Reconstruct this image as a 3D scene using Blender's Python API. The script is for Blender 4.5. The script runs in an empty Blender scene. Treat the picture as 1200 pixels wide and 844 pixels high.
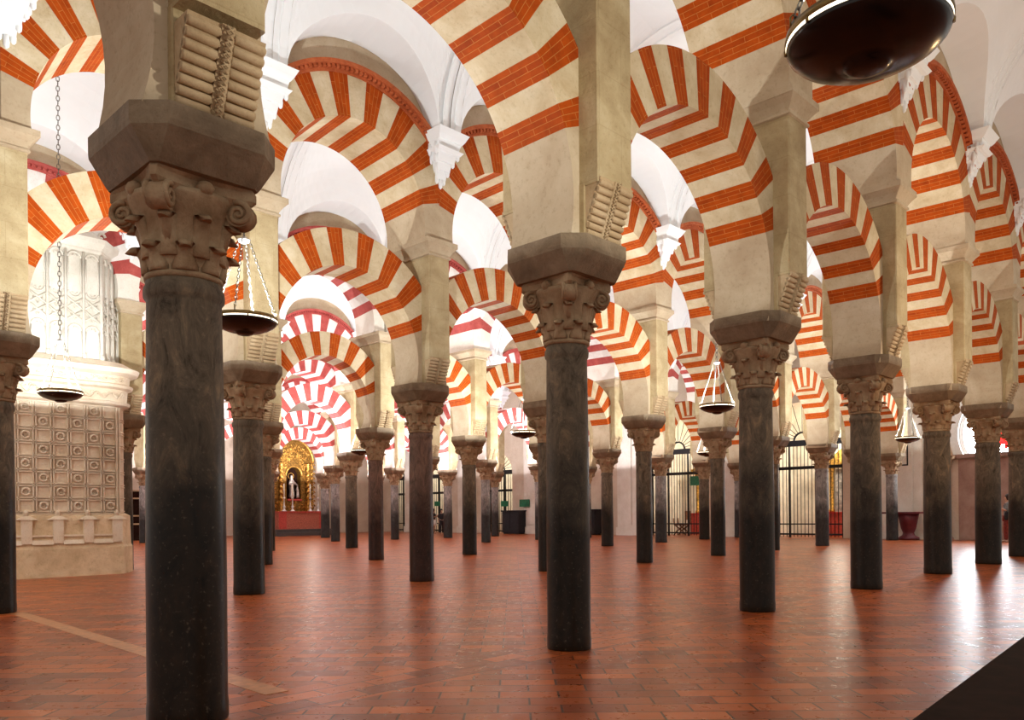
import bpy, math, random
from math import sin, cos, pi, sqrt, radians, atan2, asin, tan
from mathutils import Vector, Matrix

random.seed(7)
SC = bpy.context.scene
COL = SC.collection

# ------------------------------------------------------------------ camera
TH = 0.8001
ROLL = 0.009
FPX = 950.0
CY = 602.83
cam_data = bpy.data.cameras.new('camera')
cam = bpy.data.objects.new('camera', cam_data)
COL.objects.link(cam)
SC.camera = cam
cam_data.sensor_fit = 'HORIZONTAL'
cam_data.sensor_width = 36.0
cam_data.lens = FPX / 1200.0 * 36.0
cam_data.shift_x = 0.0
cam_data.shift_y = (CY - 422.0) / 1200.0
cam_data.clip_end = 300
_R = Vector((cos(TH), -sin(TH), 0))
_F = Vector((sin(TH), cos(TH), 0))
_U = Vector((0, 0, 1))
_Rc = (_R - ROLL * _U).normalized()
_Uc = (_U + ROLL * _R).normalized()
CAM = Vector((-5.836, -4.941, 1.25))
_m = Matrix((_Rc, _Uc, -_F)).transposed().to_4x4()
_m.translation = CAM
cam.matrix_world = _m

def px(x, y, z):
    d = Vector((x, y, z)) - CAM
    X, D = d.dot(_R), d.dot(_F)
    if D < 0.3:
        return None
    u = FPX * X / D
    v = -FPX * d.z / D
    return 600 + u + ROLL * v, CY + v - ROLL * u, D

# ------------------------------------------------------------------ light
SC.view_settings.view_transform = 'Standard'
SC.view_settings.look = 'None'
SC.view_settings.gamma = 1.0
SC.view_settings.use_curve_mapping = False
SC.view_settings.exposure = 0.0
world = bpy.data.worlds.new('world')
SC.world = world
world.use_nodes = True
world.node_tree.nodes['Background'].inputs[0].default_value = (1.0, 0.93, 0.84, 1)
world.node_tree.nodes['Background'].inputs[1].default_value = 0.60
WARM = (1.0, 0.90, 0.78)
COOL = (1.0, 0.96, 0.96)
# uplight power per nave (nave -1 is the one the camera stands in)
UPLIGHT_W = {-1: 340, 0: 1100, 1: 1080, 2: 1500, 3: 1900, 4: 2000, 5: 1200}
UPLIGHT_C = {-1: (1.0, 0.96, 0.84), 0: (0.95, 0.99, 0.99), 1: (0.94, 0.99, 1.0), 2: (0.95, 0.97, 1.0), 3: (0.97, 0.94, 1.0), 4: (0.97, 0.94, 1.0), 5: (1.0, 0.93, 1.0)}

# ------------------------------------------------------------------ materials
MATS = {}

def nt(name):
    m = bpy.data.materials.new(name)
    m.use_nodes = True
    t = m.node_tree
    b = t.nodes['Principled BSDF']
    MATS[name] = m
    return m, t, b

def N(t, kind, **kw):
    n = t.nodes.new(kind)
    for k, v in kw.items():
        if k.startswith('i_'):
            n.inputs[k[2:].replace('_', ' ')].default_value = v
        else:
            setattr(n, k, v)
    return n

def ramp(t, fac, stops):
    r = t.nodes.new('ShaderNodeValToRGB')
    e = r.color_ramp.elements
    while len(e) < len(stops):
        e.new(0.5)
    for k, (p, c) in enumerate(stops):
        e[k].position = p
        e[k].color = (*c, 1) if len(c) == 3 else c
    t.links.new(fac, r.inputs[0])
    return r

def noise(t, vec, scale, detail=5, rough=0.6, dist=0.0):
    n = t.nodes.new('ShaderNodeTexNoise')
    n.inputs['Scale'].default_value = scale
    n.inputs['Detail'].default_value = detail
    n.inputs['Roughness'].default_value = rough
    n.inputs['Distortion'].default_value = dist
    if vec is not None:
        t.links.new(vec, n.inputs['Vector'])
    return n

def mixc(t, fac, a, b, mode='MIX'):
    m = t.nodes.new('ShaderNodeMix')
    m.data_type = 'RGBA'
    m.blend_type = mode
    for sock, val in ((m.inputs[0], fac), (m.inputs[6], a), (m.inputs[7], b)):
        if isinstance(val, bpy.types.NodeSocket):
            t.links.new(val, sock)
        elif isinstance(val, (int, float)):
            sock.default_value = val
        else:
            sock.default_value = (*val, 1)
    return m.outputs[2]

def bump(t, b, height, strength=0.3, dist=0.02):
    n = t.nodes.new('ShaderNodeBump')
    n.inputs['Strength'].default_value = strength
    n.inputs['Distance'].default_value = dist
    t.links.new(height, n.inputs['Height'])
    t.links.new(n.outputs[0], b.inputs['Normal'])

def world_pos(t):
    g = t.nodes.new('ShaderNodeNewGeometry')
    return g.outputs['Position']

def stone(name, c1, c2, c3, scale=3.0, rough=0.85, bs=0.35, fine=30.0, joints=None):
    m, t, b = nt(name)
    p = world_pos(t)
    n1 = noise(t, p, scale, 6, 0.65, 0.4)
    n2 = noise(t, p, fine, 4, 0.7)
    n3 = noise(t, p, scale * 0.33, 3, 0.5)
    r = ramp(t, n1.outputs[0], [(0.3, c1), (0.52, c2), (0.72, c3)])
    dark = ramp(t, n2.outputs[0], [(0.30, (0.72, 0.68, 0.62)), (0.46, (1, 1, 1))])
    c = mixc(t, 0.55, r.outputs[0], dark.outputs[0], 'MULTIPLY')
    r3 = ramp(t, n3.outputs[0], [(0.35, (0.86, 0.82, 0.76)), (0.6, (1.05, 1.03, 1.0))])
    c = mixc(t, 0.8, c, r3.outputs[0], 'MULTIPLY')
    if joints:
        bw, bh = joints
        sep = N(t, 'ShaderNodeSeparateXYZ'); t.links.new(p, sep.inputs[0])
        ad = N(t, 'ShaderNodeMath', operation='ADD'); t.links.new(sep.outputs[0], ad.inputs[0]); t.links.new(sep.outputs[1], ad.inputs[1])
        cb = N(t, 'ShaderNodeCombineXYZ'); t.links.new(ad.outputs[0], cb.inputs[0]); t.links.new(sep.outputs[2], cb.inputs[1])
        br = N(t, 'ShaderNodeTexBrick', i_Scale=1.0, i_Brick_Width=bw, i_Row_Height=bh, i_Mortar_Size=0.006)
        br.inputs['Mortar Smooth'].default_value = 0.6
        br.inputs['Color1'].default_value = (1, 1, 1, 1); br.inputs['Color2'].default_value = (0.95, 0.94, 0.92, 1)
        br.inputs['Mortar'].default_value = (0.78, 0.74, 0.68, 1)
        t.links.new(cb.outputs[0], br.inputs['Vector'])
        c = mixc(t, 0.6, c, br.outputs[0], 'MULTIPLY')
    t.links.new(c, b.inputs['Base Color'])
    b.inputs['Roughness'].default_value = rough
    b.inputs['Specular IOR Level'].default_value = 0.25
    ad2 = N(t, 'ShaderNodeMath', operation='ADD')
    t.links.new(n1.outputs[0], ad2.inputs[0]); t.links.new(n2.outputs[0], ad2.inputs[1])
    bump(t, b, ad2.outputs[0], bs, 0.02)
    return m

stone('pier_stone', (0.33, 0.245, 0.13), (0.44, 0.35, 0.20), (0.53, 0.445, 0.285), 2.2, joints=(0.62, 0.46))
stone('plaster', (0.42, 0.32, 0.21), (0.50, 0.405, 0.28), (0.57, 0.48, 0.35), 1.6, 0.9, 0.15, 22)
stone('cream_voussoir', (0.50, 0.385, 0.23), (0.60, 0.50, 0.33), (0.68, 0.59, 0.43), 3.0, 0.85, 0.18, 28)
stone('impost_stone', (0.17, 0.125, 0.080), (0.25, 0.19, 0.125), (0.34, 0.27, 0.185), 4.0, 0.7, 0.4, 40)
stone('capital_stone', (0.24, 0.15, 0.08), (0.38, 0.27, 0.165), (0.50, 0.385, 0.25), 5.0, 0.8, 0.35, 45)
stone('tan_relief', (0.38, 0.27, 0.15), (0.47, 0.35, 0.21), (0.55, 0.43, 0.28), 4.0, 0.85, 0.25, 40)
stone('gothic_stone', (0.70, 0.57, 0.42), (0.80, 0.69, 0.55), (0.86, 0.78, 0.66), 2.5, 0.85, 0.25, 35)
stone('gothic_white', (0.60, 0.57, 0.50), (0.67, 0.64, 0.57), (0.72, 0.69, 0.63), 2.5, 0.85, 0.2, 35)
stone('rubble_stone', (0.62, 0.47, 0.29), (0.76, 0.60, 0.40), (0.84, 0.70, 0.50), 3.0, 0.9, 0.7, 14)
stone('wall_plaster', (0.58, 0.47, 0.36), (0.66, 0.56, 0.45), (0.72, 0.64, 0.54), 0.8, 0.9, 0.08, 12)
stone('white_stone', (0.74, 0.68, 0.60), (0.80, 0.76, 0.69), (0.84, 0.81, 0.75), 2.0, 0.85, 0.1, 30)
stone('pink_marble', (0.40, 0.26, 0.24), (0.52, 0.38, 0.35), (0.62, 0.5, 0.46), 4.0, 0.4, 0.05, 30)
stone('dado_stone', (0.30, 0.18, 0.15), (0.38, 0.25, 0.21), (0.46, 0.34, 0.29), 1.5, 0.6, 0.1, 20)

stone('far_white', (0.70, 0.67, 0.64), (0.78, 0.76, 0.74), (0.84, 0.82, 0.81), 3.0, 0.85, 0.1, 28)  # whiter and pinker voussoir colours used on the back arcades
stone('far_red', (0.32, 0.055, 0.05), (0.42, 0.08, 0.07), (0.50, 0.12, 0.10), 4.0, 0.85, 0.1, 28)
# white lime plaster of the vaults
m, t, b = nt('vault_white')
n1 = noise(t, world_pos(t), 0.8, 4)
r = ramp(t, n1.outputs[0], [(0.3, (0.84, 0.86, 0.86)), (0.7, (0.89, 0.915, 0.92))])
t.links.new(r.outputs[0], b.inputs['Base Color'])
b.inputs['Roughness'].default_value = 0.95

# brick voussoirs, laid with the UVs of each wedge
def brick_mat(name, c1, c2, mortar):
    m, t, b = nt(name)
    uv = N(t, 'ShaderNodeUVMap')
    br = N(t, 'ShaderNodeTexBrick', i_Scale=1.0, i_Brick_Width=0.34, i_Row_Height=0.0625, i_Mortar_Size=0.004)
    br.inputs['Mortar Smooth'].default_value = 0.4
    br.inputs['Color1'].default_value = (*c1, 1); br.inputs['Color2'].default_value = (*c2, 1)
    br.inputs['Mortar'].default_value = (*mortar, 1)
    t.links.new(uv.outputs[0], br.inputs['Vector'])
    n1 = noise(t, world_pos(t), 6.0, 6, 0.7)
    r = ramp(t, n1.outputs[0], [(0.3, (0.72, 0.68, 0.66)), (0.6, (1.08, 1.08, 1.08))])
    c = mixc(t, 0.8, br.outputs[0], r.outputs[0], 'MULTIPLY')
    t.links.new(c, b.inputs['Base Color'])
    b.inputs['Roughness'].default_value = 0.9
    b.inputs['Specular IOR Level'].default_value = 0.15
    bump(t, b, n1.outputs[0], 0.15, 0.01)
brick_mat('brick_red', (0.40, 0.064, 0.004), (0.32, 0.044, 0.003), (0.48, 0.16, 0.035))
stone('terracotta', (0.36, 0.075, 0.022), (0.46, 0.11, 0.035), (0.55, 0.16, 0.06), 8.0, 0.8, 0.2, 40)

# column marbles: dark patina below, greyer stone above (wear by height)
def marble(name, low, high, vein):
    m, t, b = nt(name)
    oi = N(t, 'ShaderNodeObjectInfo')
    g = N(t, 'ShaderNodeNewGeometry')
    sc = N(t, 'ShaderNodeVectorMath', operation='SCALE'); sc.inputs[0].default_value = (17, 31, 5)
    t.links.new(oi.outputs['Random'], sc.inputs['Scale'])
    ad = N(t, 'ShaderNodeVectorMath', operation='ADD')
    t.links.new(g.outputs['Position'], ad.inputs[0]); t.links.new(sc.outputs[0], ad.inputs[1])
    st = N(t, 'ShaderNodeVectorMath', operation='MULTIPLY'); st.inputs[1].default_value = (1, 1, 0.45)
    t.links.new(ad.outputs[0], st.inputs[0])
    n1 = noise(t, st.outputs[0], 7.0, 8, 0.75, 1.4)
    n2 = noise(t, ad.outputs[0], 2.0, 3, 0.5)
    n3 = noise(t, ad.outputs[0], 38.0, 3, 0.6)
    sep = N(t, 'ShaderNodeSeparateXYZ'); t.links.new(g.outputs['Position'], sep.inputs[0])
    h = N(t, 'ShaderNodeMath', operation='MULTIPLY_ADD'); h.inputs[1].default_value = 1.4; h.inputs[2].default_value = -0.7
    t.links.new(n2.outputs[0], h.inputs[0])
    hz = N(t, 'ShaderNodeMath', operation='ADD'); t.links.new(sep.outputs[2], hz.inputs[0]); t.links.new(h.outputs[0], hz.inputs[1])
    mr = N(t, 'ShaderNodeMapRange'); mr.inputs[1].default_value = 1.15; mr.inputs[2].default_value = 2.2
    t.links.new(hz.outputs[0], mr.inputs[0])
    base = mixc(t, mr.outputs[0], low, high)
    rv = ramp(t, n1.outputs[0], [(0.32, (0.25, 0.22, 0.19)), (0.44, (0.8, 0.78, 0.74)), (0.56, (1.2, 1.15, 1.08)), (0.70, vein)])
    c = mixc(t, 0.95, base, rv.outputs[0], 'MULTIPLY')
    r3 = ramp(t, n3.outputs[0], [(0.60, (0, 0, 0)), (0.74, (0.055, 0.042, 0.028))])
    c = mixc(t, 1.0, c, r3.outputs[0], 'ADD')
    t.links.new(c, b.inputs['Base Color'])
    b.inputs['Specular IOR Level'].default_value = 0.22
    rr = N(t, 'ShaderNodeMapRange'); rr.inputs[1].default_value = 0; rr.inputs[2].default_value = 1
    rr.inputs[3].default_value = 0.33; rr.inputs[4].default_value = 0.70
    t.links.new(mr.outputs[0], rr.inputs[0])
    t.links.new(rr.outputs[0], b.inputs['Roughness'])
    bump(t, b, n1.outputs[0], 0.12, 0.01)
marble('marble_dark', (0.014, 0.0085, 0.0045), (0.135, 0.108, 0.078), (2.3, 2.0, 1.6))
marble('marble_red', (0.035, 0.014, 0.009), (0.16, 0.10, 0.078), (1.8, 1.6, 1.4))
marble('marble_grey', (0.028, 0.026, 0.026), (0.27, 0.26, 0.255), (2.2, 2.1, 2.0))

# clay floor: bricks on the diagonal in the bays, border courses along the column lines
m, t, b = nt('clay_floor')
P = world_pos(t)
def bricks(rotz, bw, rh, off):
    mp = N(t, 'ShaderNodeMapping'); mp.inputs['Rotation'].default_value = (0, 0, rotz); mp.inputs['Location'].default_value = (off, 0.07, 0)
    t.links.new(P, mp.inputs[0])
    br = N(t, 'ShaderNodeTexBrick', i_Scale=1.0, i_Brick_Width=bw, i_Row_Height=rh, i_Mortar_Size=0.008)
    br.inputs['Mortar Smooth'].default_value = 0.2
    br.inputs['Bias'].default_value = 0.0
    br.inputs['Color1'].default_value = (0.50, 0.125, 0.026, 1); br.inputs['Color2'].default_value = (0.20, 0.042, 0.013, 1)
    br.inputs['Mortar'].default_value = (0.05, 0.022, 0.013, 1)
    t.links.new(mp.outputs[0], br.inputs['Vector'])
    return br
bA = bricks(radians(46), 0.41, 0.205, 0.0)
bB = bricks(radians(136), 0.32, 0.16, 0.1)
bS = bricks(radians(0), 0.41, 0.205, 0.0)
# patches of the two diagonal directions, stepped like a herringbone
ck = N(t, 'ShaderNodeTexChecker'); ck.inputs['Scale'].default_value = 1.0
ck.inputs['Color1'].default_value = (1, 1, 1, 1); ck.inputs['Color2'].default_value = (0, 0, 0, 1)
mp = N(t, 'ShaderNodeMapping'); mp.inputs['Rotation'].default_value = (0, 0, radians(46)); mp.inputs['Scale'].default_value = (1 / 0.64, 1 / 0.64, 0)
mp.inputs['Location'].default_value = (0, 0, 0.5)
t.links.new(P, mp.inputs[0]); t.links.new(mp.outputs[0], ck.inputs['Vector'])
cA = mixc(t, 0.0, bA.outputs[0], bB.outputs[0])
fA = mixc(t, 0.0, bA.outputs[1], bB.outputs[1])
sep = N(t, 'ShaderNodeSeparateXYZ'); t.links.new(P, sep.inputs[0])
def band(sock, period, offset, half):
    a = N(t, 'ShaderNodeMath', operation='ADD'); a.inputs[1].default_value = offset; t.links.new(sock, a.inputs[0])
    w = N(t, 'ShaderNodeMath', operation='PINGPONG'); w.inputs[1].default_value = period / 2; t.links.new(a.outputs[0], w.inputs[0])
    l = N(t, 'ShaderNodeMath', operation='LESS_THAN'); l.inputs[1].default_value = half; t.links.new(w.outputs[0], l.inputs[0])
    return l.outputs[0]
by = band(sep.outputs[1], 7.18, 0.0, 0.34)
cF = mixc(t, by, cA, bS.outputs[0])
fF = mixc(t, by, fA, bS.outputs[1])
n1 = noise(t, P, 0.9, 4, 0.6)
r = ramp(t, n1.outputs[0], [(0.3, (0.78, 0.72, 0.72)), (0.65, (1.15, 1.1, 1.05))])
c = mixc(t, 0.9, cF, r.outputs[0], 'MULTIPLY')
n2 = noise(t, P, 9.0, 5, 0.7)
r2 = ramp(t, n2.outputs[0], [(0.3, (0.85, 0.83, 0.81)), (0.65, (1.08, 1.08, 1.08))])
c = mixc(t, 0.5, c, r2.outputs[0], 'MULTIPLY')
t.links.new(c, b.inputs['Base Color'])
rr = N(t, 'ShaderNodeMapRange'); rr.inputs[1].default_value = 0.3; rr.inputs[2].default_value = 0.7
rr.inputs[3].default_value = 0.24; rr.inputs[4].default_value = 0.38
t.links.new(n2.outputs[0], rr.inputs[0]); t.links.new(rr.outputs[0], b.inputs['Roughness'])
inv = N(t, 'ShaderNodeMath', operation='MULTIPLY_ADD'); inv.inputs[1].default_value = -1.0; inv.inputs[2].default_value = 1.0
sepf = N(t, 'ShaderNodeSeparateColor'); t.links.new(fF, sepf.inputs[0]); t.links.new(sepf.outputs[0], inv.inputs[0])
mad = N(t, 'ShaderNodeMath', operation='MULTIPLY_ADD'); mad.inputs[1].default_value = 0.02
t.links.new(n2.outputs[0], mad.inputs[0]); t.links.new(inv.outputs[0], mad.inputs[2])
bump(t, b, mad.outputs[0], 0.6, 0.003)
b.inputs['Specular IOR Level'].default_value = 0.27

def flat(name, col, rough=0.5, metal=0.0, emit=None, strength=0.0, noise_amt=0.25, scale=12):
    m, t, b = nt(name)
    n1 = noise(t, world_pos(t), scale, 4, 0.6)
    lo = tuple(c * (1 - noise_amt) for c in col); hi = tuple(min(1, c * (1 + noise_amt)) for c in col)
    r = ramp(t, n1.outputs[0], [(0.35, lo), (0.65, hi)])
    t.links.new(r.outputs[0], b.inputs['Base Color'])
    b.inputs['Roughness'].default_value = rough
    b.inputs['Metallic'].default_value = metal
    if emit:
        b.inputs['Emission Color'].default_value = (*emit, 1)
        b.inputs['Emission Strength'].default_value = strength
    return m
flat('strip_stone', (0.46, 0.19, 0.07), 0.35)
flat('bowl_iron', (0.012, 0.008, 0.007), 0.22, 0.3)
flat('bowl_brass', (0.20, 0.13, 0.04), 0.35, 0.8)
flat('chain_metal', (0.22, 0.20, 0.17), 0.35, 0.9)
flat('lamp_glow', (0.9, 0.85, 0.7), 0.5, 0, (1.0, 0.86, 0.62), 2.8, 0.05)
flat('iron_black', (0.010, 0.010, 0.011), 0.5, 0.3)
flat('gold', (0.55, 0.31, 0.07), 0.42, 0.85, None, 0, 0.6, 9)
flat('gold_dark', (0.26, 0.14, 0.03), 0.4, 0.7, None, 0, 0.5, 12)
flat('altar_red', (0.42, 0.05, 0.035), 0.7)
flat('altar_cloth', (0.36, 0.10, 0.06), 0.8, 0, None, 0, 0.35, 14)
flat('silver', (0.62, 0.60, 0.58), 0.3, 0.7)
flat('step_stone', (0.055, 0.05, 0.048), 0.5)
flat('dark_wood', (0.016, 0.006, 0.003), 0.9)
MATS['dark_wood'].node_tree.nodes['Principled BSDF'].inputs['Specular IOR Level'].default_value = 0.08
flat('chair_wood', (0.20, 0.08, 0.03), 0.5)
flat('maroon', (0.13, 0.012, 0.018), 0.5)
flat('green_sign', (0.01, 0.16, 0.07), 0.5)
flat('white_paint', (0.80, 0.79, 0.76), 0.8, 0, None, 0, 0.05)
flat('skin', (0.45, 0.26, 0.18), 0.6)
flat('cloth_black', (0.018, 0.018, 0.022), 0.9)
flat('cloth_grey', (0.16, 0.18, 0.19), 0.9)
flat('cloth_red', (0.20, 0.035, 0.03), 0.9)
flat('hair', (0.03, 0.015, 0.01), 0.7)
flat('candle_wax', (0.80, 0.74, 0.60), 0.5, 0, None, 0, 0.05)
flat('glow_wall', (0.80, 0.75, 0.66), 0.8, 0, None, 0, 0.15, 1.5)
flat('window_light', (1, 1, 1), 0.6, 0, (0.90, 0.96, 1.0), 60.0, 0.0)
flat('glass_red', (0.5, 0.01, 0.01), 0.4, 0, (1.0, 0.015, 0.015), 2.5, 0.0)
flat('picture_canvas', (0.30, 0.27, 0.25), 0.6, 0, None, 0, 0.5, 6)
flat('screen_red', (0.45, 0.02, 0.015), 0.8)

# ------------------------------------------------------------------ mesh builder
class MB:
    def __init__(s):
        s.v = []; s.f = []; s.m = []; s.uv = []; s.sm = []
    def vert(s, p):
        s.v.append(tuple(p)); return len(s.v) - 1
    def face(s, idx, mi=0, uv=None, smooth=False):
        s.f.append(tuple(idx)); s.m.append(mi); s.uv.append(uv); s.sm.append(smooth)
    def poly(s, pts, mi=0, uv=None, smooth=False):
        s.face([s.vert(p) for p in pts], mi, uv, smooth)
    def box(s, x0, x1, y0, y1, z0, z1, mi=0):
        s.frustum((x0, x1, y0, y1), z0, (x0, x1, y0, y1), z1, mi)
    def frustum(s, a, z0, b, z1, mi=0):
        A = [s.vert(p) for p in ((a[0], a[2], z0), (a[1], a[2], z0), (a[1], a[3], z0), (a[0], a[3], z0))]
        B = [s.vert(p) for p in ((b[0], b[2], z1), (b[1], b[2], z1), (b[1], b[3], z1), (b[0], b[3], z1))]
        s.face(A[::-1], mi); s.face(B, mi)
        for k in range(4):
            s.face((A[k], A[(k + 1) % 4], B[(k + 1) % 4], B[k]), mi)
    def rings(s, rings, mi=0, smooth=True, cap0=True, cap1=True, closed=True):
        ids = [[s.vert(p) for p in r] for r in rings]
        n = len(rings[0])
        for a, b in zip(ids, ids[1:]):
            for k in range(n if closed else n - 1):
                s.face((a[k], a[(k + 1) % n], b[(k + 1) % n], b[k]), mi, None, smooth)
        if cap0 and closed: s.face(ids[0][::-1], mi)
        if cap1 and closed: s.face(ids[-1], mi)
    def lathe(s, prof, n=24, mi=0, c=(0, 0, 0), smooth=True, cap0=True, cap1=True):
        s.rings([[(c[0] + r * cos(2 * pi * k / n), c[1] + r * sin(2 * pi * k / n), c[2] + z) for k in range(n)] for r, z in prof], mi, smooth, cap0, cap1)
    def tube(s, pts, r, n=8, mi=0, closed=False, smooth=True):
        pts = [Vector(p) for p in pts]
        rr = r if isinstance(r, (list, tuple)) else [r] * len(pts)
        rings = []
        up = Vector((0.13, 0.21, 0.97)).normalized()
        for i, p in enumerate(pts):
            if closed:
                d = pts[(i + 1) % len(pts)] - pts[i - 1]
            else:
                d = pts[min(i + 1, len(pts) - 1)] - pts[max(i - 1, 0)]
            d.normalize()
            a = up.cross(d)
            if a.length < 0.1:
                a = Vector((1, 0, 0)).cross(d)
            a.normalize(); b2 = d.cross(a)
            rings.append([p + (a * cos(2 * pi * k / n) + b2 * sin(2 * pi * k / n)) * rr[i] for k in range(n)])
        if closed:
            rings.append(rings[0])
            s.rings(rings, mi, smooth, False, False)
        else:
            s.rings(rings, mi, smooth)
    def octo(s, levels, mi=0):
        """chamfered rectangles: (z, hx, hy, c)"""
        rings = []
        for z, hx, hy, c in levels:
            rings.append([(-hx + c, -hy, z), (hx - c, -hy, z), (hx, -hy + c, z), (hx, hy - c, z), (hx - c, hy, z), (-hx + c, hy, z), (-hx, hy - c, z), (-hx, -hy + c, z)])
        s.rings(rings, mi, False)
    def build(s, name, mats, parent=None, link=True):
        me = bpy.data.meshes.new(name)
        me.from_pydata(s.v, [], s.f)
        if isinstance(mats, str): mats = [mats]
        for q in mats: me.materials.append(MATS[q])
        me.polygons.foreach_set('material_index', s.m)
        me.polygons.foreach_set('use_smooth', s.sm)
        if any(u is not None for u in s.uv):
            ul = me.uv_layers.new(name='UVMap')
            k = 0
            for f, u in zip(s.f, s.uv):
                for j in range(len(f)):
                    if u is not None: ul.data[k].uv = u[j]
                    k += 1
        me.validate()
        o = bpy.data.objects.new(name, me)
        if link: COL.objects.link(o)
        if parent is not None: o.parent = parent
        return o

def tag(o, label=None, cat=None, group=None, kind=None):
    if label: o['label'] = label
    if cat: o['category'] = cat
    if group: o['group'] = group
    if kind: o['kind'] = kind
    return o

def empty(name, loc=(0, 0, 0), rz=0.0):
    o = bpy.data.objects.new(name, None)
    o.empty_display_size = 0.2
    COL.objects.link(o)
    o.location = loc; o.rotation_euler = (0, 0, rz)
    return o

def children(o):
    return KIDS.get(o.name, [])
KIDS = {}

def kid(child, parent):
    child.parent = parent
    KIDS.setdefault(parent.name, []).append(child)
    return child

def copy_tree(o, parent=None):
    c = o.copy(); COL.objects.link(c)
    if parent is not None:
        c.parent = parent
    ks = [copy_tree(k, c) for k in KIDS.get(o.name, [])]
    KIDS[c.name] = ks
    return c

ORD = ['first', 'second', 'third', 'fourth', 'fifth', 'sixth', 'seventh', 'eighth', 'ninth', 'tenth', 'eleventh', 'twelfth']
ARC = ['nearest arcade', 'second arcade back', 'third arcade back', 'fourth arcade back', 'fifth arcade back', 'sixth arcade back']

# ------------------------------------------------------------------ plan of the hall
S = 3.646
ROWY = [0.0, 7.28, 14.31, 21.71, 28.61, 35.06]
DL = [0.0, 0.70, 1.05, 1.67, 1.79, 1.77]
# measured column places: (row, i): (x, y, shaft radius, marble)
COLS = {}
def setc(r, i, x, y, rad=0.22, mat='marble_dark', tilt=0.0):
    COLS[(r, i)] = dict(x=x, y=y, r=rad, mat=mat)
setc(0, -2, -7.29, 0.0, 0.22)
setc(0, -1, -3.64, 0.0, 0.235)
COLS[(0, -1)]['dz'] = -0.12
setc(0, 0, -0.06, -0.06, 0.203)
setc(0, 1, 3.71, 0.0, 0.218)
setc(0, 2, 7.54, 0.08, 0.238)
setc(0, 3, 11.55, 0.20, 0.25)
setc(0, 4, 15.4, 0.25, 0.27)
setc(0, 5, 19.2, 0.42, 0.27)
setc(0, 6, 22.9, 0.45, 0.25)
setc(1, -2, -6.5, 7.6, 0.22)
setc(1, -1, -2.87, 7.50, 0.217)
setc(1, 0, 0.61, 7.26, 0.245)
setc(1, 1, 4.01, 7.02, 0.232, 'marble_red')
setc(1, 2, 7.49, 6.88, 0.232)
setc(1, 3, 11.19, 6.93, 0.205)
setc(1, 4, 15.15, 7.13, 0.212)
setc(1, 5, 19.1, 7.40, 0.215)
setc(1, 6, 23.2, 7.52, 0.235, 'marble_grey')
setc(1, 7, 26.6, 7.5, 0.235, 'marble_grey')
setc(1, 8, 30.2, 7.5, 0.235, 'marble_grey')
setc(2, -1, -2.6, 14.9, 0.2)
setc(2, 0, 1.60, 15.2, 0.20)
setc(2, 1, 4.78, 14.40, 0.235)
setc(2, 2, 7.90, 13.75, 0.215, 'marble_red')
setc(2, 3, 11.40, 13.65, 0.225)
setc(2, 4, 15.1, 13.8, 0.22)
setc(2, 5, 18.95, 14.05, 0.23)
setc(2, 6, 23.15, 14.42, 0.245, 'marble_grey')
setc(2, 7, 27.6, 15.0, 0.24)
setc(2, 8, 30.9, 15.0, 0.24, 'marble_grey')
setc(3, 0, 1.67, 22.0, 0.23)
setc(3, 1, 5.35, 22.0, 0.23)
setc(3, 2, 9.10, 21.9, 0.24)
setc(3, 3, 12.40, 21.45, 0.235)
setc(3, 4, 16.1, 21.3, 0.22, 'marble_grey')
setc(3, 5, 19.4, 21.2, 0.21, 'marble_grey')
setc(3, 6, 23.3, 21.5, 0.22, 'marble_grey')
setc(3, 7, 27.1, 21.6, 0.22, 'marble_grey')
setc(4, 1, 5.4, 28.7, 0.23)
setc(4, 2, 9.1, 28.7, 0.23)
setc(4, 3, 12.8, 28.7, 0.23)
setc(4, 4, 16.50, 28.75, 0.22, 'marble_grey')
setc(4, 5, 19.97, 28.55, 0.21, 'marble_grey')
setc(4, 6, 23.3, 28.2, 0.24, 'marble_grey')
setc(4, 7, 26.9, 28.2, 0.22, 'marble_grey')
setc(5, 2, 10.1, 35.6, 0.24, 'marble_grey')
setc(5, 3, 13.2, 35.4, 0.24, 'marble_grey')
setc(5, 4, 16.6, 35.2, 0.24, 'marble_grey')
setc(5, 5, 20.01, 35.06, 0.25, 'marble_grey')
setc(5, 6, 23.6, 35.06, 0.24, 'marble_grey')
setc(5, 7, 27.3, 35.06, 0.24, 'marble_grey')

XW = 32.0      # end wall across the naves
YW = 46.0      # far side wall behind the altar
Z_SHAFT, Z_CAP, Z_IMP = 2.80, 3.38, 3.68
Z_ROLL, Z_CORN, Z_UP = 4.13, 6.06, 6.30
T1, T2 = 0.75, 1.25
ZC1, ZC2 = 4.05, 6.5
ZV = 8.20
ZV0 = 8.40

def inview(pts, margin=60):
    q = [px(*p) for p in pts]
    q = [a for a in q if a is not None]
    if not q: return False
    xs = [a[0] for a in q]; ys = [a[1] for a in q]
    return max(xs) > -margin and min(xs) < 1200 + margin and max(ys) > -margin and min(ys) < 844 + margin

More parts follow.
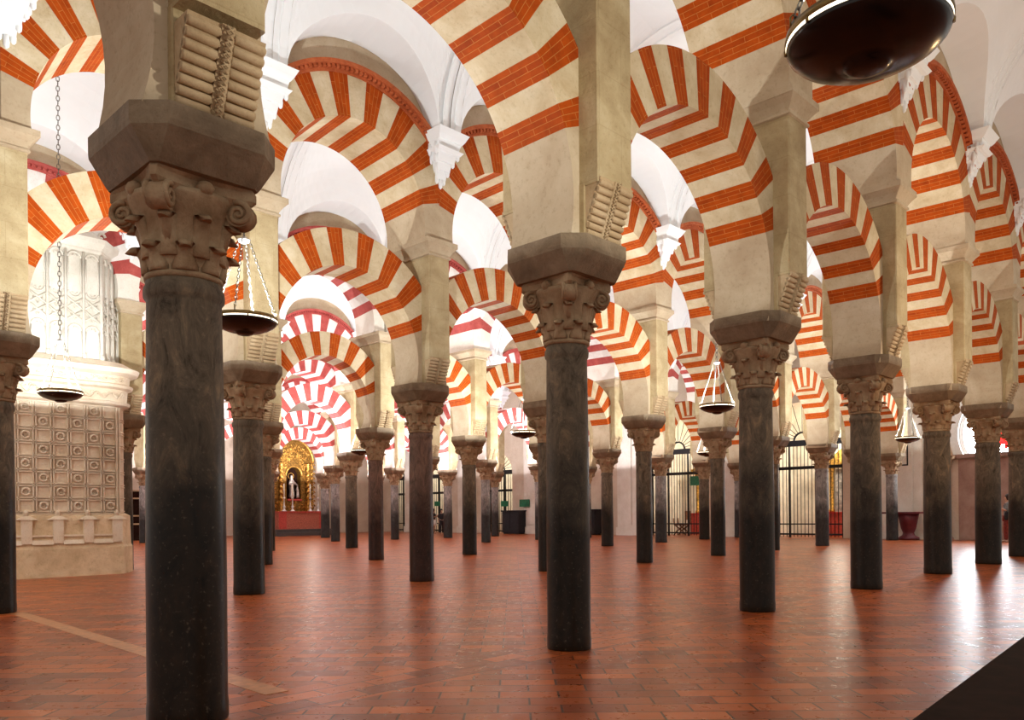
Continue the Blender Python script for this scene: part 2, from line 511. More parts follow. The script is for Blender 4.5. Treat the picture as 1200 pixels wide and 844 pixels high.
# ------------------------------------------------------------------ structure: floor and walls
f = MB(); f.box(-16, 40, -16, 50, -0.25, 0.0)
tag(f.build('floor', 'clay_floor'), 'worn red clay brick floor', kind='structure')
def wall_x(name, x, y0, y1, ztop, openings, thick=0.6):
    """wall in the plane x, thickness going +x. openings: (yc, hw, z0, zs) arched at zs with radius hw"""
    b = MB()
    ops = sorted(openings)
    y = y0
    def slab(a, c, z0, z1):
        if c - a > 1e-4 and z1 - z0 > 1e-4:
            b.box(x, x + thick, a, c, z0, z1)
    for yc, hw, z0, zs in ops:
        slab(y, yc - hw, 0, ztop)
        slab(yc - hw, yc + hw, 0, z0)
        n = 24
        A = [(yc + hw * cos(pi * k / n), zs + hw * sin(pi * k / n)) for k in range(n + 1)]
        A = [(yc + hw, z0)] + A + [(yc - hw, z0)] if zs > z0 else A
        for p, q in zip(A, A[1:]):
            b.poly([(x, p[0], p[1]), (x + thick, p[0], p[1]), (x + thick, q[0], q[1]), (x, q[0], q[1])])
            if abs(p[0] - q[0]) > 1e-6:
                for xx in (x, x + thick):
                    b.poly([(xx, p[0], p[1]), (xx, q[0], q[1]), (xx, q[0], ztop), (xx, p[0], ztop)])
        b.poly([(x, yc - hw, ztop), (x + thick, yc - hw, ztop), (x + thick, yc + hw, ztop), (x, yc + hw, ztop)])
        y = yc + hw
    slab(y, y1, 0, ztop)
    return b.build(name, 'wall_plaster')

GATES = [(12.3, 2.0, 4.55), (19.3, 1.9, 4.55), (33.0, 1.25, 4.0), (39.6, 1.25, 4.0), (43.6, 1.0, 4.0)]
WIN = (3.42, 1.95, 3.6, 4.45)
w = wall_x('wall_end', XW, -3.0, 46.5, 12.4, [(y, hw, 0.0, zs) for y, hw, zs in GATES] + [WIN])
tag(w, 'pale plastered wall at the far end of the naves', kind='structure')
b = MB(); b.box(-6, XW + 0.6, 46.0, 46.5, 0, 12.4)
tag(b.build('wall_side', 'wall_plaster'), 'pale plastered wall beyond the altar', kind='structure')
b = MB(); b.box(-8, 40, -8.0, 47, 12.4, 12.7)
tag(b.build('roof_blocker', 'vault_white'), kind='structure')  # unseen slab above the vaults, put in to block world light
# reddish dado on the end wall under the big window
b = MB(); b.box(XW - 0.04, XW, 0.0, 5.4, 0, 3.4)
tag(b.build('trim_dado', 'dado_stone'), 'dull red dado below the stained window', kind='structure')
# closets of the chapels behind the gates
b = MB()
for y, hw, zs in GATES:
    x0, x1 = XW + 0.6, XW + 4.2
    y0, y1 = y - hw - 0.35, y + hw + 0.35
    b.box(x1, x1 + 0.1, y0, y1, 0, 7.2)
    b.box(x0, x1, y0 - 0.1, y0, 0, 7.2); b.box(x0, x1, y1, y1 + 0.1, 0, 7.2)
    b.box(x0, x1, y0, y1, 7.2, 7.3)
tag(b.build('wall_chapels', 'glow_wall'), 'warm lit chapel walls behind the iron gates', kind='structure')

# pilasters where each arcade meets the end wall
for k, (yy, ww) in enumerate([(22.4, 1.3), (29.6, 1.6), (35.9, 1.5), (41.9, 1.2), (15.9, 1.1), (7.6, 1.7)]):
    b = MB()
    h = 9.0
    b.box(XW - 0.35, XW, yy - ww / 2, yy + ww / 2, 0.45, h)
    b.box(XW - 0.42, XW, yy - ww / 2 - 0.06, yy + ww / 2 + 0.06, 0, 0.45)
    b.box(XW - 0.42, XW - 0.35, yy - ww * 0.28, yy + ww * 0.28, 0.6, h - 0.4)
    tag(b.build('trim_%d' % (k + 1), 'white_stone'), kind='structure')

# ------------------------------------------------------------------ vaults
def vault_bay(name, c00, c10, c01, c11, ZV=8.2):
    """c.. = corners at the arcade faces: (x, y); first index along x, second across"""
    b = MB()
    RISE, HL, DY, AX, SL = 2.35, 1.12, 0.38, 0.27, 0.10
    def P(s, t, z):   # s, t in -1..1
        a, c = (s + 1) / 2, (t + 1) / 2
        x = (c00[0] * (1 - a) + c10[0] * a) * (1 - c) + (c01[0] * (1 - a) + c11[0] * a) * c
        y = (c00[1] * (1 - a) + c10[1] * a) * (1 - c) + (c01[1] * (1 - a) + c11[1] * a) * c
        return (x, y, z)
    hw = abs(c01[1] - c00[1]) / 2
    hs = abs(c10[0] - c00[0]) / 2
    tb = 1 - DY / hw
    sa = 1 - AX / hs
    def zb(t): return ZV + RISE * sqrt(max(0, 1 - (t / tb) ** 2))
    def zl(s, t): return ZV + (HL + SL * (1 - abs(t)) * hw) * sqrt(max(0, 1 - (s / sa) ** 2))
    n = 22
    ss = [-sa * cos(pi * k / n) for k in range(n + 1)]
    m1, m2 = 4, 9
    cols = []
    for s in ss:
        lo, hi = 0.0, tb
        for _ in range(40):
            mid = (lo + hi) / 2
            if zb(mid) > zl(s, mid): lo = mid
            else: hi = mid
        g = (lo + hi) / 2
        ang = asin(min(1, g / tb))
        T = []
        for k in range(m1): T.append((-1 + (1 - g) * k / m1, 0))
        for k in range(2 * m2 + 1): T.append((tb * sin(-ang + ang * k / m2), 1))
        for k in range(1, m1 + 1): T.append((g + (1 - g) * k / m1, 0))
        col = []
        for t_, kind in T:
            z = zb(t_) if kind else zl(s, t_)
            col.append(b.vert(P(s, t_, z)))
        cols.append(col)
    for a, c in zip(cols, cols[1:]):
        for k in range(len(a) - 1):
            b.face((a[k], a[k + 1], c[k + 1], c[k]), 0, None, False)
    for s0, s1 in ((-1, -sa), (sa, 1)):
        ring = []
        for s in (s0, s1):
            ring.append([b.vert(P(s, tb * sin(-pi / 2 + pi * k / 24), zb(tb * sin(-pi / 2 + pi * k / 24)))) for k in range(25)])
        for k in range(24):
            b.face((ring[0][k], ring[0][k + 1], ring[1][k + 1], ring[1][k]))
    o = b.build(name, 'vault_white')
    # moulded transverse rib along the first edge of the bay
    rb = MB()
    for ds in (-0.14, 0.14):
        ins = []
        for off, dz in ((-0.05, 0.0), (-0.04, 0.03), (0.04, 0.03), (0.05, 0.0)):
            line = []
            for k in range(25):
                an = -pi / 2 + pi * k / 24
                tt = tb * sin(an)
                nz = cos(an); ny = sin(an)
                p = P(-1, tt, zb(tt))
                line.append(Vector((p[0] + ds + off, p[1] - ny * dz, p[2] - nz * dz)))
            ins.append(line)
        for k in range(24):
            for q in range(3):
                rb.poly([ins[q][k], ins[q][k + 1], ins[q + 1][k + 1], ins[q + 1][k]])
    r = rb.build('ceiling_rib', 'vault_white', o)
    return o

def rowpt(r, i):
    if r == -1:
        return (i * S, -7.3)
    if r == 6:
        return (rowpt(5, i)[0] + 0.3, 42.2)
    if (r, i) in COLS:
        c = COLS[(r, i)]; return (c['x'], c['y'])
    return (i * S + DL[r], ROWY[r])
nv = 0
for nave in range(-1, 6):
    for i in range(-6, 8):
        a, b_, c, d = rowpt(nave, i), rowpt(nave, i + 1), rowpt(nave + 1, i), rowpt(nave + 1, i + 1)
        if nave == -1 and not (-2 <= i <= 6): continue
        if a[0] > XW: continue
        if not inview([(a[0], a[1], 9), (b_[0], b_[1], 9), (c[0], c[1], 9), (d[0], d[1], 9), ((a[0] + d[0]) / 2, (a[1] + d[1]) / 2, 11)], 900) and nave > 0: continue
        e = T2 / 2 - 0.065
        nv += 1
        o = vault_bay('ceiling_vault', (a[0], a[1] + e), (b_[0], b_[1] + e), (c[0], c[1] - e), (d[0], d[1] - e), ZV0 if nave == -1 else ZV)
        tag(o, kind='structure')

# ------------------------------------------------------------------ columns
def make_shaft(mat):
    b = MB()
    prof = [(1.0, 0.0), (1.02, 0.02), (1.02, 0.10), (1.0, 0.14), (1.0, 1.0), (0.97, 1.9), (0.93, 2.66), (0.93, 2.68), (1.0, 2.70), (1.01, 2.73), (1.0, 2.76), (0.95, 2.78), (0.95, Z_SHAFT)]
    b.lathe(prof, 32)
    return b.build('shaft', mat)

def make_capital():
    b = MB()
    H = Z_CAP - Z_SHAFT
    b.lathe([(0.205, 0), (0.225, 0.01), (0.225, 0.035), (0.208, 0.045), (0.222, 0.12), (0.232, 0.22), (0.248, 0.32), (0.275, 0.41), (0.305, 0.47), (0.31, 0.50)], 32)
    def leaf(ang, z0, z1, r0, out, w):
        prof = []
        n = 8
        for k in range(n + 1):
            q = k / n
            z = z0 + (z1 - z0) * min(1, q * 1.15)
            r = r0 + 0.012 + (out - r0) * (max(0, q - 0.45) / 0.55) ** 1.6
            if q > 0.86: z -= (q - 0.86) * 0.28
            prof.append((r, z))
        er = Vector((cos(ang), sin(ang), 0)); et = Vector((-sin(ang), cos(ang), 0))
        rings = []
        for k, (r, z) in enumerate(prof):
            q = k / n
            ww = w * (1 - 0.35 * q ** 2) * 0.5
            if k == n: ww *= 0.7
            th = 0.02 + 0.018 * q
            c = er * r + Vector((0, 0, z))
            rings.append([c - et * ww - er * th * 0.8, c - et * ww * 0.55 + er * th * 0.6, c + er * th, c + et * ww * 0.55 + er * th * 0.6, c + et * ww - er * th * 0.8])
        b.rings(rings, 0, True)
    for k in range(8):
        leaf(2 * pi * (k + 0.5) / 8, 0.04, 0.20, 0.205, 0.275, 0.15)
    for k in range(8):
        leaf(2 * pi * k / 8, 0.12, 0.36, 0.215, 0.30, 0.15)
    o = b.build('capital', 'capital_stone')
    return o

def make_volute():
    """scroll under a corner of the abacus, pointing to +x"""
    b = MB()
    c = Vector((0.345, 0, 0.425))
    # stem rising from the bell
    b.tube([(0.22, 0, 0.20), (0.25, 0, 0.32), (0.30, 0, 0.42), (0.37, 0, 0.49)], [0.03, 0.04, 0.05, 0.05], 8)
    n = 18
    for sy in (-1, 1):
        pts = []
        for k in range(22):
            a = pi * 0.6 - k * 0.5
            r = 0.075 * (1 - k / 24.0)
            pts.append((c.x + r * cos(a), sy * 0.055, c.z + r * sin(a)))
        b.tube(pts, [0.020 - 0.0004 * k for k in range(22)], 6)
    b.rings([[(c.x + 0.078 * cos(2 * pi * k / n), y, c.z + 0.078 * sin(2 * pi * k / n)) for k in range(n)] for y in (-0.052, 0, 0.052)], 0, True)
    return b.build('volute', 'capital_stone')

def make_abacus():
    b = MB()
    def outline(h, c, z, dip):
        pts = []
        for k in range(4):
            a = pi / 4 + k * pi / 2
            R = Matrix.Rotation(k * pi / 2, 3, 'Z')
            for u in (-1 + c, -0.66, -0.33, 0, 0.33, 0.66, 1 - c):
                x = h - dip * (1 - u * u)
                pts.append(R @ Vector((x, u * h, z)))
        return pts
    b.rings([outline(0.30, 0.12, 0.475, 0.07), outline(0.335, 0.12, 0.51, 0.07), outline(0.335, 0.12, 0.56, 0.07), outline(0.32, 0.12, 0.58, 0.03)], 0, False)
    for k in range(4):
        a = k * pi / 2
        cx_, cy_ = 0.285 * cos(a), 0.285 * sin(a)
        b.lathe([(0.0, -0.05), (0.04, -0.03), (0.055, 0.0), (0.04, 0.03), (0.0, 0.05)], 10, 0, (cx_, cy_, 0.52))
    return b.build('abacus', 'capital_stone')

def make_impost():
    b = MB()
    z = Z_CAP
    b.octo([(z, 0.33, 0.35, 0.04), (z + 0.02, 0.345, 0.365, 0.05), (z + 0.17, 0.44, 0.475, 0.15), (z + 0.20, 0.445, 0.48, 0.16), (Z_IMP, 0.445, 0.48, 0.16)])
    return b.build('impost', 'impost_stone')

SHAFTS = {}
def make_column(mat):
    t = empty('marble_column')
    kid(make_shaft(mat), t)
    cap = kid(make_capital(), t); cap.location = (0, 0, Z_SHAFT)
    for k in range(4):
        v = VOL.copy() if k else VOL
        if k: COL.objects.link(v)
        kid(v, cap)
        v.rotation_euler = (0, 0, pi / 4 + k * pi / 2)
    kid(make_abacus(), cap)
    kid(make_impost(), t)
    return t
VOL = make_volute()
proto = {}
proto['marble_dark'] = make_column('marble_dark')
placed = []
used = set()
NM = {'marble_dark': 'dark', 'marble_red': 'reddish brown', 'marble_grey': 'grey'}
built = [k for k in sorted(COLS) if k != (2, -1) and inview([(COLS[k]['x'], COLS[k]['y'], z) for z in (0, 1.5, 3, 4)], 12)]
rows_of = {}
for r, i in built: rows_of.setdefault(r, []).append(i)
def place_name(r, i):
    k = rows_of[r].index(i)
    n = len(rows_of[r])
    if k == n - 1 and n > 2: return 'rightmost one'
    return ORD[k] + ' from the left'
for r, i in built:
    c = COLS[(r, i)]
    p = proto['marble_dark']
    o = p if not used else copy_tree(p)
    used.add((r, i))
    o.location = (c['x'], c['y'], 0)
    ks = KIDS[o.name]
    dz = c.get('dz', 0.0)
    ks[0].scale = (c['r'], c['r'], (Z_SHAFT + dz) / Z_SHAFT)
    ks[1].location.z = Z_SHAFT + dz
    ks[2].location.z = dz
    if c['mat'] != 'marble_dark':
        if c['mat'] not in SHAFTS:
            me = ks[0].data.copy(); me.materials.clear(); me.materials.append(MATS[c['mat']]); SHAFTS[c['mat']] = me
        ks[0].data = SHAFTS[c['mat']]
    ks[1].scale = (c['r'] / 0.225, c['r'] / 0.225, 1)
    ks[1].scale = tuple(0.5 + 0.5 * v for v in ks[1].scale)
    tag(o, '%s marble column with leafy capital, %s, %s' % (NM[c['mat']], ARC[r], place_name(r, i)), 'column', 'marble columns of the ' + ARC[r], 'thing')

# ------------------------------------------------------------------ masonry piers on the columns
def make_pier():
    b = MB()
    z = Z_IMP
    b.octo([(z - 0.15, 0.25, 0.43, 0.01), (Z_ROLL, 0.25, 0.43, 0.01)])
    b.octo([(Z_ROLL - 0.02, 0.245, 0.585, 0.015), (Z_CORN, 0.245, 0.585, 0.015)])
    o = b.build('masonry_pier', 'pier_stone')
    # moulded cornice carrying the upper arches
    c = MB()
    c.octo([(Z_CORN - 0.05, 0.25, 0.59, 0.01), (Z_CORN - 0.04, 0.275, 0.615, 0.01), (Z_CORN - 0.01, 0.275, 0.615, 0.01), (Z_CORN, 0.25, 0.59, 0.01),
            (Z_CORN + 0.03, 0.262, 0.60, 0.01), (Z_CORN + 0.09, 0.30, 0.64, 0.01), (Z_CORN + 0.15, 0.355, 0.69, 0.01), (Z_CORN + 0.16, 0.37, 0.70, 0.01), (Z_UP, 0.37, 0.70, 0.01)])
    kid(c.build('cornice', 'plaster'), o)
    for sgn in (-1, 1):
        rc = MB()
        # rolls climbing outwards
        n = 8
        for k in range(n):
            q = (k + 0.5) / n
            y = 0.425 + 0.165 * q ** 1.1
            zz = Z_IMP + 0.005 + (Z_ROLL - Z_IMP) * q
            hh = (Z_ROLL - Z_IMP) / n / 2
            for x0, x1 in ((-0.235, -0.038), (0.038, 0.235)):
                m = 10
                rc.rings([[(x, sgn * (y + w_ * 0.030 * cos(2 * pi * j / m)), zz + w_ * hh * sin(2 * pi * j / m)) for j in range(m)] for x, w_ in ((x0, 0.8), (x0 + 0.01, 1.0), (x1 - 0.01, 1.0), (x1, 0.8))], 0, True)
            d = 0.022 * (1 if k % 2 else -1)
            rc.tube([(-d, sgn * (y + 0.035), zz - 0.03), (d, sgn * (y + 0.045), zz), (-d, sgn * (y + 0.05), zz + 0.03)], 0.009, 6)
            rc.tube([(d, sgn * (y + 0.035), zz - 0.03), (-d, sgn * (y + 0.045), zz), (d, sgn * (y + 0.05), zz + 0.03)], 0.009, 6)
        # backing block
        A = [(-0.235, 0.40, Z_IMP), (0.235, 0.40, Z_IMP), (0.235, 0.595, Z_ROLL + 0.01), (-0.235, 0.595, Z_ROLL + 0.01)]
        ring0 = [(-0.235, sgn * 0.30, Z_IMP), (-0.235, sgn * 0.40, Z_IMP), (-0.235, sgn * 0.60, Z_ROLL + 0.02), (-0.235, sgn * 0.30, Z_ROLL + 0.02)]
        ring1 = [(0.235, y, zz) for _, y, zz in ring0]
        rc.rings([ring0, ring1], 0, False)
        # middle strip
        ring0 = [(-0.04, sgn * 0.40, Z_IMP), (-0.04, sgn * 0.44, Z_IMP), (-0.04, sgn * 0.615, Z_ROLL + 0.02), (-0.04, sgn * 0.55, Z_ROLL + 0.03)]
        ring1 = [(0.04, y, zz) for _, y, zz in ring0]
        rc.rings([ring0, ring1], 0, False)
        kid(rc.build('roll_corbel', 'tan_relief'), o)
    return o

def make_bracket(sgn):
    """white stepped corbel on the nave face that carries the vault"""
    b = MB()
    y0 = 0.50
    tiers = [(8.75, 8.66, 0.36, 0.56), (8.66, 8.60, 0.32, 0.50), (8.60, 8.45, 0.27, 0.42), (8.45, 8.40, 0.30, 0.46), (8.40, 8.26, 0.22, 0.34), (8.26, 8.12, 0.17, 0.26), (8.12, 7.98, 0.12, 0.19)]
    for zt, zb_, hx, dy in tiers:
        a = (-hx, hx, min(sgn * y0, sgn * (y0 + dy)), max(sgn * y0, sgn * (y0 + dy)))
        k = 0.88
        lo = (-hx * k, hx * k, min(sgn * y0, sgn * (y0 + dy * k)), max(sgn * y0, sgn * (y0 + dy * k)))
        b.frustum(lo, zb_, a, zt)
    for x, zz, y in [(-0.2, 8.30, 0.30), (0.2, 8.30, 0.30), (-0.13, 8.13, 0.22), (0.13, 8.13, 0.22), (-0.08, 7.98, 0.15), (0.08, 7.98, 0.15), (0, 7.90, 0.16), (-0.26, 8.42, 0.38), (0.26, 8.42, 0.38)]:
        yy = sgn * (y0 + y * 0.85)
        b.lathe([(0.012, -0.09), (0.035, -0.06), (0.04, 0.0), (0.03, 0.12)], 8, 0, (x, yy, zz))
        b.lathe([(0.012, -0.09), (0.03, -0.06), (0.035, 0.0), (0.03, 0.12)], 8, 0, (x, sgn * (y0 + y * 0.4), zz))
    return b.build('vault_corbel', 'vault_white')

pier0 = make_pier()
brk0 = {-1: make_bracket(-1), 1: make_bracket(1)}
firstp, firstb = True, {-1: True, 1: True}
prow = {}
for k in sorted(COLS):
    c = COLS[k]
    if k != (2, -1) and inview([(c['x'], c['y'], z) for z in (3.7, 5, 6.3)], 40): prow.setdefault(k[0], []).append(k[1])
for r in prow:
    for n_, i in enumerate(prow[r]):
        c = COLS[(r, i)]
        o = pier0 if firstp else copy_tree(pier0)
        firstp = False
        o.location = (c['x'], c['y'], 0)
        for q_ in KIDS[o.name][1:]: q_.location.z = c.get('dz', 0.0)
        tag(o, 'tall beige stone pier of the %s, %s' % (ARC[r], ORD[n_] + ' from the left'), 'pier', 'stone piers of the ' + ARC[r], 'thing')
nb = {}
for k in sorted(COLS):
    r, i = k; c = COLS[k]
    for sgn in (-1, 1):
        if not inview([(c['x'], c['y'] + sgn * 0.7, z) for z in (7.9, 8.7)], 10): continue
        if sgn == 1: 
            # the far faces are seen only from beyond; needed for other viewpoints
            if r > 3: continue
        o = brk0[sgn] if firstb[sgn] else brk0[sgn].copy()
        if not firstb[sgn]: COL.objects.link(o)
        firstb[sgn] = False
        o.location = (c['x'], c['y'], 0)
        nb[(r, sgn)] = nb.get((r, sgn), -1) + 1
        side = 'near' if sgn < 0 else 'far'
        o.location.z = (ZV0 if (r == 0 and sgn < 0) else ZV) - 8.75
        tag(o, 'white stepped vault corbel, %s side of the %s, %s from the left' % (side, ARC[r], ORD[nb[(r, sgn)]]), 'corbel', 'white vault corbels of the ' + ARC[r], 'thing')

# ------------------------------------------------------------------ arches
def arch_mesh(name, R, zc, z0, Ro, T, Nred, th0, xclip, seed, archivolt=False):
    """returns mesh-builder; local origin mid bay, plane y=0"""
    rnd = random.Random(seed)
    b = MB()
    hT = T / 2
    th0 = radians(th0)
    nb_ = 2 * Nred - 1
    step = (pi - 2 * th0) / nb_
    bounds = [th0 + step * k for k in range(nb_ + 1)]
    for k in range(1, nb_):
        bounds[k] += rnd.uniform(-0.05, 0.05) * step
    # radial lines: list of (inner (x,z), outer (x,z), mat-of-next, v)
    def outer(a):
        r = Ro
        if abs(cos(a)) > 1e-6: r = min(Ro, xclip / abs(cos(a)))
        return (r * cos(a), zc + r * sin(a))
    def inner(a): return (R * cos(a), zc + R * sin(a))
    # springer slices
    ths = -asin((zc - z0) / R) if zc >= z0 else asin((z0 - zc) / R)
    zj = zc + min(Ro, xclip / cos(th0)) * sin(th0)
    right = []
    ns = 8
    for k in range(ns + 1):
        q = k / ns
        a = ths + (th0 - ths) * q
        zo = z0 + (outer(th0)[1] - z0) * q
        right.append((inner(a), (outer(th0)[0] if q == 1 else min(xclip, outer(th0)[0] + 0.0), zo)))
    left = [((-i[0], i[1]), (-o[0], o[1])) for i, o in right]
    def strip(lines, mi_list, uvv):
        for k in range(len(lines) - 1):
            (i0, o0), (i1, o1) = lines[k], lines[k + 1]
            mi = mi_list[k]; v0, v1 = uvv[k]
            ro0 = math.hypot(o0[0], o0[1] - zc) ; ro1 = math.hypot(o1[0], o1[1] - zc)
            for s in (-1, 1):
                pts = [(i0[0], s * hT, i0[1]), (o0[0], s * hT, o0[1]), (o1[0], s * hT, o1[1]), (i1[0], s * hT, i1[1])]
                uv = [(R, v0), (ro0, v0), (ro1, v1), (R, v1)]
                if s > 0: pts.reverse(); uv.reverse()
                b.poly(pts, mi, uv)
            b.poly([(i0[0], -hT, i0[1]), (i1[0], -hT, i1[1]), (i1[0], hT, i1[1]), (i0[0], hT, i0[1])], mi, [(0, v0), (0, v1), (T, v1), (T, v0)])
            b.poly([(o0[0], -hT, o0[1]), (o0[0], hT, o0[1]), (o1[0], hT, o1[1]), (o1[0], -hT, o1[1])], mi, [(0, v0), (T, v0), (T, v1), (0, v1)])
    strip(right, [0] * ns, [(0, 0)] * ns)
    strip(left[::-1], [0] * ns, [(0, 0)] * ns)
    for k in range(nb_):
        a0, a1 = bounds[k], bounds[k + 1]
        sub = 4
        lines = [(inner(a0 + (a1 - a0) * j / sub), outer(a0 + (a1 - a0) * j / sub)) for j in range(sub + 1)]
        red = (k % 2 == 0)
        strip(lines, [2 if red else 1] * sub, [(0.25 * j / sub, 0.25 * (j + 1) / sub) for j in range(sub)])
    return b

lowers, uppers = [], []
CL1 = S / 2 - 0.20
for k, (n_, th_) in enumerate([(9, 22), (8, 21), (9, 21)]):
    m = arch_mesh('lower', 1.50, ZC1, Z_IMP - 0.13, 2.13, T1, n_, th_, CL1, k)
    lowers.append(m.build('horseshoe_arch', ['plaster', 'cream_voussoir', 'brick_red'], None, False))
lowers0 = []
for k, (n_, th_) in enumerate([(9, 23), (9, 22), (9, 22)]):
    m = arch_mesh('lower', 1.50, 4.01, Z_IMP - 0.13, 2.06, T1, n_, th_, CL1, 20 + k)
    lowers0.append(m.build('horseshoe_arch', ['plaster', 'cream_voussoir', 'brick_red'], None, False))
def make_upper(k, n_, th_):
    Ro2 = 2.20
    m = arch_mesh('upper', 1.50, ZC2, Z_UP, Ro2, T2, n_, th_, S / 2 + 0.02, 10 + k)
    o = m.build('round_arch', ['plaster', 'cream_voussoir', 'brick_red'], None, False)
    # terracotta archivolt with dentils
    a0 = math.acos(min(1, (S / 2) / (Ro2 + 0.02)))
    for s in (-1, 1):
        a = MB()
        def ring(ra, rb_, y0, y1, n=40):
            L = []
            for j in range(n + 1):
                t_ = a0 + (pi - 2 * a0) * j / n
                L.append([(ra * cos(t_), s * y0, ZC2 + ra * sin(t_)), (rb_ * cos(t_), s * y0, ZC2 + rb_ * sin(t_)), (rb_ * cos(t_), s * y1, ZC2 + rb_ * sin(t_)), (ra * cos(t_), s * y1, ZC2 + ra * sin(t_))])
            a.rings(L, 0, False)
        ring(Ro2 + 0.00, Ro2 + 0.05, T2 / 2 - 0.1, T2 / 2 + 0.03)
        ring(Ro2 + 0.10, Ro2 + 0.17, T2 / 2 - 0.1, T2 / 2 + 0.12)
        ring(Ro2 + 0.04, Ro2 + 0.12, T2 / 2 - 0.1, T2 / 2 + 0.02)
        nd = 46
        for j in range(nd):
            t_ = a0 + (pi - 2 * a0) * (j + 0.5) / nd
            w_ = 0.03
            R1_, R2_ = Ro2 + 0.045, Ro2 + 0.105
            pts = []
            for y in (T2 / 2, T2 / 2 + 0.085):
                pts.append([(R1_ * cos(t_) - w_ * sin(t_) * q, s * y, ZC2 + R1_ * sin(t_) + w_ * cos(t_) * q) for q in (-1, 1)] + [(R2_ * cos(t_) - w_ * sin(t_) * q, s * y, ZC2 + R2_ * sin(t_) + w_ * cos(t_) * q) for q in (1, -1)])
            a.rings(pts, 0, False)
        ao = a.build('archivolt', 'terracotta', None, False)
        KIDS.setdefault(o.name, []).append(ao)
    # plain wall above the ring up to the vault
    wmb = MB()
    hT = T2 / 2 - 0.07
    n = 36
    ZT = 10.6
    L = []
    for j in range(n + 1):
        t_ = 0.0 + pi * j / n
        r = Ro2 - 0.02
        x, z = r * cos(t_), ZC2 + r * sin(t_)
        if abs(x) > S / 2:
            x = math.copysign(S / 2, x); z = ZC2 + sqrt(r * r - x * x)
        L.append((x, z))
    for p, q in zip(L, L[1:]):
        if abs(p[0] - q[0]) < 1e-5: continue
        for s in (-1, 1):
            pts = [(p[0], s * hT, p[1]), (p[0], s * hT, ZT), (q[0], s * hT, ZT), (q[0], s * hT, q[1])]
            if s > 0: pts.reverse()
            wmb.poly(pts)
    wmb.poly([(-S / 2, -hT, ZT), (S / 2, -hT, ZT), (S / 2, hT, ZT), (-S / 2, hT, ZT)])
    wo = wmb.build('spandrel_wall', 'plaster', None, False)
    KIDS[o.name].append(wo)
    return o
for k, (n_, th_) in enumerate([(8, 14), (8, 15), (9, 14)]):
    uppers.append(make_upper(k, n_, th_))

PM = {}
def far_mesh(me):
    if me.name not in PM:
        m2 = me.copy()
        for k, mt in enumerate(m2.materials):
            m2.materials[k] = {'cream_voussoir': MATS['far_white'], 'brick_red': MATS['far_red'], 'terracotta': MATS['far_red'], 'plaster': MATS['white_stone']}[mt.name]
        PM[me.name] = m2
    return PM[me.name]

def link_arch(src, loc, rz, sx, label, cat, group, far_tone=False):
    o = src.copy(); COL.objects.link(o)
    o.location = loc; o.rotation_euler = (0, 0, rz); o.scale = (sx, 1, 1)
    if far_tone:
        o.data = far_mesh(src.data)
    for kk in KIDS.get(src.name, []):
        c = kk.copy(); COL.objects.link(c); c.parent = o
        if far_tone and kk.name.startswith('archivolt'):
            c.data = far_mesh(kk.data)
    tag(o, label, cat, group, 'thing')
    return o
bays = {}
for (r, i) in sorted(COLS):
    if (r, i + 1) in COLS: bays.setdefault(r, []).append(i)
for r in bays:
    nl = nu = 0
    todo = [i for i in bays[r] if (r, i) != (1, -2)]
    for i in todo:
        a = COLS[(r, i)]
        c = COLS.get((r, i + 1), dict(x=a['x'] + S, y=a['y']))
        if a['x'] > XW - 1: continue
        dx, dy = c['x'] - a['x'], c['y'] - a['y']
        L_ = math.hypot(dx, dy)
        mid = ((a['x'] + c['x']) / 2, (a['y'] + c['y']) / 2, 0)
        rz = atan2(dy, dx)
        sx = L_ / S
        v = (i * 2 + r) % 3
        pl = lambda q: [(a['x'], a['y'], q), (c['x'], c['y'], q), mid[:2] + (q,)]
        if inview(pl(4) + pl(6), 30) and (r, i) != (2, -1):
            link_arch((lowers0 if r == 0 else lowers)[v], mid, rz, sx, 'lower striped horseshoe arch of the %s, %s from the left' % (ARC[r], ORD[nl]), 'arch', 'lower striped arches of the ' + ARC[r], r >= 3)
            nl += 1
        if inview(pl(6.4) + pl(9), 30):
            link_arch(uppers[v], mid, rz, sx, 'upper striped arch with terracotta rim, %s, %s from the left' % (ARC[r], ORD[nu]), 'arch', 'upper striped arches of the ' + ARC[r], r >= 2)
            nu += 1

